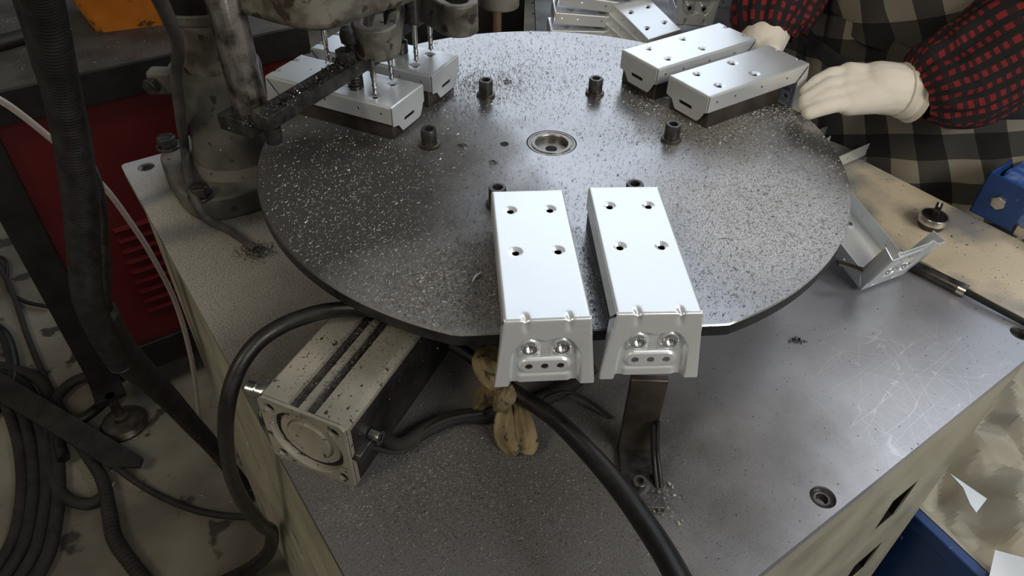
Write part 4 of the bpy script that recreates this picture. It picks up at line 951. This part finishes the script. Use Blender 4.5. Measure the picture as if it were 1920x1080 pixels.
# hands
lw = AT(1708, 168, 1.00)                             # wrist of the hand on the right of the picture
lel = AT(1990, 35, 1.02)
rw = AT(1438, 62, 1.075); rel = AT(1535, -150, 1.19)
sh_l = PB(.03, -.185, .40); sh_r = PB(.03, .185, .40)
body = capsules('body', [(PB(0, 0, -.02), PB(.02, 0, .12), .125, .115), (PB(.02, 0, .12), PB(.03, 0, .33), .115, .125), (PB(.0, -.06, -.02), PB(0, .06, -.02), .115, .115),
    (PB(.03, -.10, .36), PB(.03, .10, .36), .085, .085), (PB(.03, 0, .38), PB(.06, 0, .52), .055, .047), (sh_l, lel, .055, .040), (lel, lw, .038, .027), (sh_r, rel, .055, .040), (rel, rw, .038, .027),
    (PB(.065, 0, .575), PB(.055, 0, .635), .068, .082), (PB(.10, 0, .555), PB(.11, 0, .60), .045, .055), (PB(.135, 0, .60), PB(.150, 0, .585), .010, .013),
    (PB(.06, .078, .60), PB(.055, .082, .615), .010, .014), (PB(.06, -.078, .60), PB(.055, -.082, .615), .010, .014),
    (PB(0, .08, -.06), PB(0, .085, -.48), .085, .055), (PB(0, .085, -.48), PB(-.01, .09, -.86), .055, .038), (PB(0, -.08, -.06), PB(0, -.085, -.48), .085, .055), (PB(0, -.085, -.48), PB(-.01, -.09, -.86), .055, .038),
    (PB(-.03, .09, -.885), PB(.12, .10, -.89), .035, .03), (PB(-.03, -.09, -.885), PB(.12, -.10, -.89), .035, .03)], 'skin', per, .010, 4)
for s in (-1, 1):
    bm = bmesh.new(); bmesh.ops.create_uvsphere(bm, u_segments=14, v_segments=10, radius=.011); obj('eye', bm, 'white', per, PB(.140, s*.030, .615))
    bm = bmesh.new(); bmesh.ops.create_uvsphere(bm, u_segments=10, v_segments=8, radius=.005); obj('pupil', bm, 'plastic', per, PB(.149, s*.030, .615))
bm = bmesh.new(); tube(bm, [PB(.140, -.022, .560), PB(.152, 0, .557), PB(.140, .022, .560)], [.003, .005, .003], 8); obj('mouth', bm, M['rust'], per)
capsules('hair', [(PB(.03, 0, .64), PB(.06, 0, .66), .092, .085), (PB(-.01, 0, .62), PB(-.02, 0, .54), .075, .055), (PB(.03, .06, .64), PB(.02, .075, .58), .035, .025), (PB(.03, -.06, .64), PB(.02, -.075, .58), .035, .025)], 'hair', per, .010, 3)
capsules('trousers', [(PB(0, -.06, .0), PB(0, .06, .0), .122, .122), (PB(0, .08, -.06), PB(0, .085, -.48), .095, .066), (PB(0, .085, -.48), PB(-.01, .09, -.84), .066, .055), (PB(0, -.08, -.06), PB(0, -.085, -.48), .095, .066), (PB(0, -.085, -.48), PB(-.01, -.09, -.84), .066, .055)], 'cloth', per, .012, 5)
for s in (-1, 1): capsules('shoe', [(PB(-.04, s*.09, -.880), PB(.13, s*.10, -.885), .040, .035), (PB(-.03, s*.09, -.88), PB(-.03, s*.09, -.84), .042, .045)], 'plastic', per, .008, 3)
# sleeves: puckered tubes with uv in metres
def sleeve(name, pts, rad, mt, seed, pleat=.10, cuff=True):
    C = catmull(pts, 14); n = 56; bm = bmesh.new(); uvl = bm.loops.layers.uv.new('UVMap'); rings = []; L = 0; Ls = []
    up = Vector((0, 0, 1)); t0 = (C[1]-C[0]).normalized(); nrm = t0.cross(up).normalized()
    for i, c in enumerate(C):
        if i: L += (C[i]-C[i-1]).length
        Ls.append(L); f = i/(len(C)-1); r = np.interp(f, np.linspace(0, 1, len(rad)), rad)
        t = (C[min(i+1, len(C)-1)]-C[max(0, i-1)]).normalized(); nrm = (nrm-t*nrm.dot(t)).normalized(); bn = t.cross(nrm); ring = []
        for q in range(n):
            a = 2*PI*q/n; pk = math.exp(-(L/.05)**2)
            rr = r*(1+pleat*(.4+pk)*math.sin(a*13+seed+3*noise.noise(Vector((f*5, math.cos(a), math.sin(a)))))*.5+.13*noise.noise(Vector((math.cos(a)*1.6+seed, math.sin(a)*1.6, L*11))))
            ring.append(bm.verts.new(c+nrm*(rr*math.cos(a))+bn*(rr*math.sin(a))))
        rings.append(ring)
    for i in range(len(rings)-1):
        for q in range(n):
            f_ = bm.faces.new((rings[i][q], rings[i][(q+1) % n], rings[i+1][(q+1) % n], rings[i+1][q])); ra = .05
            for lp, (uu, vv) in zip(f_.loops, ((q, i), (q+1, i), (q+1, i+1), (q, i+1))): lp[uvl].uv = (uu/n*2*PI*ra, Ls[vv])
    o = obj(name, bm, mt, per, smooth=180); s = o.modifiers.new('s', 'SOLIDIFY'); s.thickness = .002
    return o
sleeve('sleeve', [AT(1716, 172, .995), AT(1745, 160, 1.0), AT(1800, 138, 1.01), AT(1880, 95, 1.02), AT(1990, 30, 1.03), lel.lerp(sh_l, .5), sh_l], [.036, .050, .060, .064, .066, .068, .072], 'plaid', 1)
sleeve('sleeve', [AT(1438, 70, 1.07), AT(1442, 45, 1.075), AT(1456, 5, 1.09), AT(1485, -60, 1.13), rel, rel.lerp(sh_r, .5), sh_r], [.034, .048, .056, .058, .062, .066, .070], 'plaid', 4)
# shirt torso
capsules('shirt', [(PB(0.01, -.05, .02), PB(0.01, .05, .02), .125, .125), (PB(.02, -.04, .10), PB(.03, -.05, .33), .115, .115), (PB(.02, .04, .10), PB(.03, .05, .33), .115, .115), (PB(.03, -.16, .385), PB(.03, .16, .385), .068, .068)], 'cloth', per, .012, 4)
# apron: wrapped curved sheet with folds
def apron(name, z1, z0, ang0, ang1, rx, ry, off, uvrot, seed, flare=0, folds=.006, lean=0, sc=0):
    bm = bmesh.new(); uvl = bm.loops.layers.uv.new('UVMap'); nu, nv = 90, 60; g = []
    for i in range(nu+1):
        row = []
        for j in range(nv+1):
            a = ang0+(ang1-ang0)*i/nu; t = j/nv; z = z1+(z0-z1)*t
            r = 1+flare*t; f = folds*(math.sin(a*9+seed+2*t)+.7*math.sin(a*17+seed*2-3*t))*(.2+t)+.010*noise.noise(Vector((a*3+seed, t*4, seed)))
            row.append(bm.verts.new(PB(off+(rx*r+f)*math.cos(a)+lean*t, (ry*r+f)*math.sin(a)+.02*t*sc, z)))
        g.append(row)
    cr, sr = math.cos(uvrot), math.sin(uvrot)
    def UV(i, j): u = i/nu*(ang1-ang0)*(rx+ry)/2; v = j/nv*(z0-z1); w_ = .006*math.sin(u*22+seed)+.004*math.sin(v*31); return (u*cr-v*sr+w_, u*sr+v*cr+w_)
    for i in range(nu):
        for j in range(nv):
            f_ = bm.faces.new((g[i][j], g[i+1][j], g[i+1][j+1], g[i][j+1]))
            for lp, ij in zip(f_.loops, ((i, j), (i+1, j), (i+1, j+1), (i, j+1))): lp[uvl].uv = UV(*ij)
    o = obj(name, bm, 'apron', per, smooth=180); s = o.modifiers.new('s', 'SOLIDIFY'); s.thickness = .002; return o
apron('apron_bib', .36, .02, -1.95, 1.95, .150, .200, .012, .45, 1, -.0, .003)
apron('apron_skirt', .035, -.55, -2.0, 1.95, .145, .205, .015, .35, 5, .22, .009, .0)
bm = bmesh.new(); tube(bm, [PB(.015+.150*math.cos(a), .200*math.sin(a), .010-.03*math.cos(a)) for a in np.linspace(-1.25, 1.25, 12)], .006, 8, flat=2.2); obj('apron_tie', bm, 'cloth', per)
# gloves with separate fingers
def glove(name, wrist, knuck, fwd, spread, fing, cuff_dir, thumb):
    segs = []
    W = Vector(wrist)
    for k in knuck: segs.append((W.lerp(Vector(k), .25), Vector(k), .024, .0145))
    segs.append((Vector(knuck[0]), Vector(knuck[-1]), .0145, .0130)); segs.append((W+cuff_dir*.012, W.lerp(Vector(knuck[1]), .4), .030, .030))
    for k, chain in zip(knuck, fing):
        pts = [Vector(k)]+[Vector(c) for c in chain]; rr = [.0108, .0098, .0090, .0080]
        for a_, b_, ra, rb2 in zip(pts, pts[1:], rr, rr[1:]): segs.append((a_, b_, ra, rb2))
    tp = [Vector(c) for c in thumb]
    for a_, b_, ra, rb2 in zip(tp, tp[1:], (.016, .0125, .0115), (.0125, .0115, .0095)): segs.append((a_, b_, ra, rb2))
    return capsules(name, segs, 'glove', per, .0021, 4)
def A(u, v, d): return AT(u, v, d)
glove('glove', A(1680, 168, .985), [A(1592, 140, .955), A(1586, 158, .945), A(1584, 176, .935), A(1592, 193, .93)], None, None,
      [[A(1560, 141, .945), A(1532, 155, .935), A(1512, 172, .93)], [A(1556, 160, .93), A(1530, 176, .92), A(1510, 188, .915)], [A(1556, 178, .92), A(1530, 193, .912), A(1510, 200, .91)], [A(1566, 195, .915), A(1540, 203, .905), A(1516, 212, .90)]],
      (lw-A(1592, 160, .95)).normalized(), [A(1640, 150, .985), A(1600, 140, .985), A(1568, 150, .975), A(1540, 165, .965)])
glove('glove', A(1436, 68, 1.06), [A(1412, 84, 1.055), A(1420, 92, 1.04), A(1432, 97, 1.03), A(1443, 97, 1.025)], None, None,
      [[A(1402, 92, 1.045), A(1398, 106, 1.035), A(1400, 120, 1.03)], [A(1412, 104, 1.03), A(1410, 118, 1.02), A(1412, 130, 1.02)], [A(1426, 110, 1.02), A(1424, 124, 1.01), A(1426, 134, 1.01)], [A(1440, 110, 1.015), A(1440, 122, 1.01), A(1441, 132, 1.01)]],
      (rw-A(1425, 92, 1.04)).normalized(), [A(1424, 74, 1.07), A(1408, 78, 1.07), A(1398, 84, 1.065), A(1390, 90, 1.06)])
for a_, b_, c_ in ((A(1686, 168, .985), A(1712, 170, .995), .033), (A(1437, 62, 1.062), A(1438, 45, 1.072), .029)):
    bm = bmesh.new(); tube(bm, [a_, a_.lerp(b_, .4), a_.lerp(b_, .75), b_], [c_*.92, c_, c_*.97, c_*1.12], 28); o = obj('glove_cuff', bm, 'glove', per)

# ================================================================= SHAVINGS
def chips(name, pos, n_seg, size, mt, label, z, curl=True, up=.0006, zf=None):
    """pos (N,2) -> curled ribbons in one mesh"""
    N = len(pos); K = n_seg+1; th = rng.uniform(0, 2*PI, N); arc = rng.uniform(1.5, 5.2, N) if curl else rng.uniform(.2, 1.2, N)
    L = rng.uniform(size[0], size[1], N)*np.where(rng.random(N) < .12, 1.6, 1.); rad = L/arc; wd = L*rng.uniform(.11, .20, N) if curl else L*rng.uniform(.2, .45, N)
    t = np.linspace(0, 1, K)[None, :]*arc[:, None]; x = rad[:, None]*np.sin(t); y = rad[:, None]*(1-np.cos(t))
    tilt = rng.normal(0, .5, N)
    zz = np.linspace(0, 1, K)[None, :]*rng.uniform(0, up*2, N)[:, None]+up*.4+np.abs(np.sin(tilt))[:, None]*y*.5
    c, s = np.cos(th)[:, None], np.sin(th)[:, None]
    X = pos[:, 0:1]+x*c-y*s; Y = pos[:, 1:2]+x*s+y*c; tx = np.sin(t)*1.; nx_ = -np.sin(t); 
    X2 = X+wd[:, None]*.4*(-np.sin(t)*c-np.cos(t)*s); Y2 = Y+wd[:, None]*.4*(-np.sin(t)*s+np.cos(t)*c)
    Z0 = z+zz; Z2 = z+zz+wd[:, None]*.9
    V = np.empty((N, K, 2, 3)); V[:, :, 0, 0] = X; V[:, :, 0, 1] = Y; V[:, :, 0, 2] = Z0; V[:, :, 1, 0] = X2; V[:, :, 1, 1] = Y2; V[:, :, 1, 2] = Z2
    V = V.reshape(-1, 3); base_ = (np.arange(N)*K*2)[:, None]+(np.arange(n_seg)*2)[None, :]
    F = np.stack([base_, base_+2, base_+3, base_+1], -1).reshape(-1, 4)
    me = bpy.data.meshes.new(name); me.vertices.add(len(V)); me.vertices.foreach_set('co', V.ravel()); me.loops.add(F.size); me.loops.foreach_set('vertex_index', F.ravel())
    me.polygons.add(len(F)); me.polygons.foreach_set('loop_start', np.arange(len(F))*4); me.polygons.foreach_set('loop_total', np.full(len(F), 4)); me.update(calc_edges=True); me.validate()
    o = link(name, me, mt); o['kind'] = 'stuff'; tag(o, label, 'shavings'); return o
def cl(u, v, z, n, s, s2=None):
    p = PT(u, v, z); return np.stack([rng.normal(p.x, s, n), rng.normal(p.y, s2 or s, n)], -1)
def keep_disc(P, pad=.002):
    r = np.hypot(P[:, 0], P[:, 1]); ok = (r < R-pad) & (r > .030)
    for a in ST.values():
        S = P[:, 0]*math.cos(a)+P[:, 1]*math.sin(a); ok &= S < CH-pad
    for st, l in BL.items():
        a = ST[st]; S = P[:, 0]*math.cos(a)+P[:, 1]*math.sin(a); T = -P[:, 0]*math.sin(a)+P[:, 1]*math.cos(a)
        for t, s0 in l: ok &= ~((S > s0-.002) & (abs(T-t) < .0300))
    for k in range(6):
        a = PHI+PI/3*k; ok &= np.hypot(P[:, 0]-rb*math.cos(a), P[:, 1]-rb*math.sin(a)) > .0115
    return P[ok]
def uni(n):
    a = rng.uniform(0, 2*PI, n); r = R*np.sqrt(rng.uniform(0, 1, n)); return np.stack([r*np.cos(a), r*np.sin(a)], -1)
big = keep_disc(np.concatenate([uni(900), cl(870, 540, 0, 1500, .030, .035), cl(770, 560, 0, 1200, .04), cl(640, 400, 0, 1500, .06), cl(890, 160, 0, 400, .03, .02), cl(700, 300, 0, 700, .05), cl(1000, 130, 0, 200, .06, .05), cl(860, 220, 0, 300, .02), cl(1120, 520, 0, 300, .01, .05)]))
chips('steel_shavings', big, 5, (.0014, .0034), 'chip', 'curly steel shavings scattered over the round table', .0)
small = keep_disc(np.concatenate([uni(7000), cl(870, 540, 0, 3500, .035, .04), cl(760, 560, 0, 2500, .05), cl(640, 420, 0, 2500, .06), cl(900, 160, 0, 1800, .035, .03), cl(1000, 130, 0, 1500, .07, .05), cl(1350, 250, 0, 2200, .05, .02), cl(1450, 215, 0, 1800, .03, .015), cl(1230, 200, 0, 1500, .02), cl(1115, 560, 0, 1200, .009, .04), cl(1500, 330, 0, 3500, .05, .06), cl(1470, 400, 0, 4500, .06, .06), cl(1380, 450, 0, 3000, .07, .06)]))
chips('fine_steel_shavings', small, 2, (.0006, .0017), 'chip', 'fine steel shavings covering the round table', .0, False, .0003)
dk = keep_disc(np.concatenate([uni(2500), cl(900, 160, 0, 900, .035, .03), cl(1000, 150, 0, 700, .07, .05), cl(1300, 260, 0, 900, .05, .02), cl(1400, 430, 0, 1800, .08, .07), cl(1150, 300, 0, 500, .1), cl(1300, 560, 0, 900, .05, .03), cl(870, 540, 0, 900, .035)]))
chips('dark_swarf', dk, 4, (.0010, .0026), 'chipdark', 'dark curls of swarf between the bright shavings on the round table', .0)
def keep_tab(P):
    a = P[:, 0]*UX.x+P[:, 1]*UX.y; b = P[:, 0]*UY.x+P[:, 1]*UY.y
    ok = (a > X0+.002) & (a < X1-.002) & (b > Y0+.002) & (b < Y1-.002) & (np.hypot(P[:, 0], P[:, 1]) > .1)
    mi = mx.inverted() if False else ac.matrix_world.inverted()
    lx = (P[:, 0]-BR.x)*fx.x+(P[:, 1]-BR.y)*fx.y; ly = (P[:, 0]-BR.x)*fy.x+(P[:, 1]-BR.y)*fy.y
    ok &= ~((lx > -.002) & (lx < LC) & (ly > -.002) & (ly < WC+.002)); ok &= np.hypot(P[:, 0]-CX, P[:, 1]-CY) > .09
    return P[ok]
def unit(n):
    a = rng.uniform(X0, X1, n); b = rng.uniform(Y0, Y1, n); return np.stack([a*UX.x+b*UY.x, a*UX.y+b*UY.y], -1)
tb_ = keep_tab(np.concatenate([unit(1800), cl(600, 700, TZ, 900, .08), cl(880, 930, TZ, 5500, .06, .035), cl(760, 860, TZ, 2500, .04, .03), cl(1000, 850, TZ, 2500, .07, .05), cl(400, 430, TZ, 900, .04, .05), cl(430, 560, TZ, 800, .03, .06), cl(1050, 1000, TZ, 2000, .08, .03), cl(700, 960, TZ, 1500, .04, .02), cl(380, 360, TZ, 500, .03, .03)]))
chips('base_shavings', tb_, 3, (.0008, .0024), 'chip', 'fine steel shavings lying on the dark base plate', TZ, True, .0003)
tk = keep_tab(np.concatenate([unit(1500), cl(900, 950, TZ, 1800, .08, .04), cl(420, 450, TZ, 800, .04, .06), cl(1500, 640, TZ, 100, .08)]))
chips('base_dark_swarf', tk, 3, (.0007, .0022), 'chipdark', 'dark swarf sprinkled on the base plate', TZ)
fl_ = np.concatenate([cl(380, 735, FZ, 6, .02), cl(280, 745, FZ, 5, .05), cl(410, 880, FZ, 3, .006), cl(375, 930, FZ, 3, .006), cl(200, 890, FZ, 10, .02), cl(240, 730, FZ, 8, .04)])
chips('floor_shavings', fl_, 4, (.008, .016), 'chip', 'bright metal bits scattered on the concrete floor', FZ, True, .002)
bs = np.concatenate([np.array([[PT(u, v, -.146).x, PT(u, v, -.146).y]]) for u, v in zip(rng.uniform(0, 330, 500), rng.uniform(0, 180, 500))])
a_ = bs[:, 0]*UY.x+bs[:, 1]*UY.y; bs = bs[(a_ > CYF) & (a_ < CYF+.42)]
chips('bench_shavings', bs, 3, (.0010, .0032), 'chip', 'bright shavings sprinkled over the dark bench top', -.146)
# one long white sliver left of the front bracket
bm = bmesh.new(); tube(bm, [PT(886, 528, .002), PT(892, 518, .003), PT(902, 511, .003)], [.0006, .0012, .0005], 6); tag(obj('white_sliver', bm, 'white'), 'single long pale sliver left of the front left bracket', 'sliver')
for k, (u, v) in enumerate(((951, 152), (868, 272), (925, 304))):
    tag(crumbs('swarf_clump', PT(u, v, .001), (.0022, .0015), 40, .0006, .0014, 'chipdark', None, .003), ['tight dark swarf clump near the rear left bolt', 'dark swarf clump right of the left bolt', 'dark swarf clump left of the hub ring'][k], 'swarf')
tag(crumbs('swarf_clump', PT(480, 470, TZ+.002), (.010, .007), 260, .0008, .0024, 'castcable', None, .007), 'caked grey swarf where the column cable enters the plate', 'swarf')
tag(crumbs('swarf_clump', PT(1494, 638, TZ+.001), (.0040, .0018), 70, .0006, .0016, 'chipdark', None, .003), 'black swarf clump on the bright plate right of the front bracket', 'swarf')
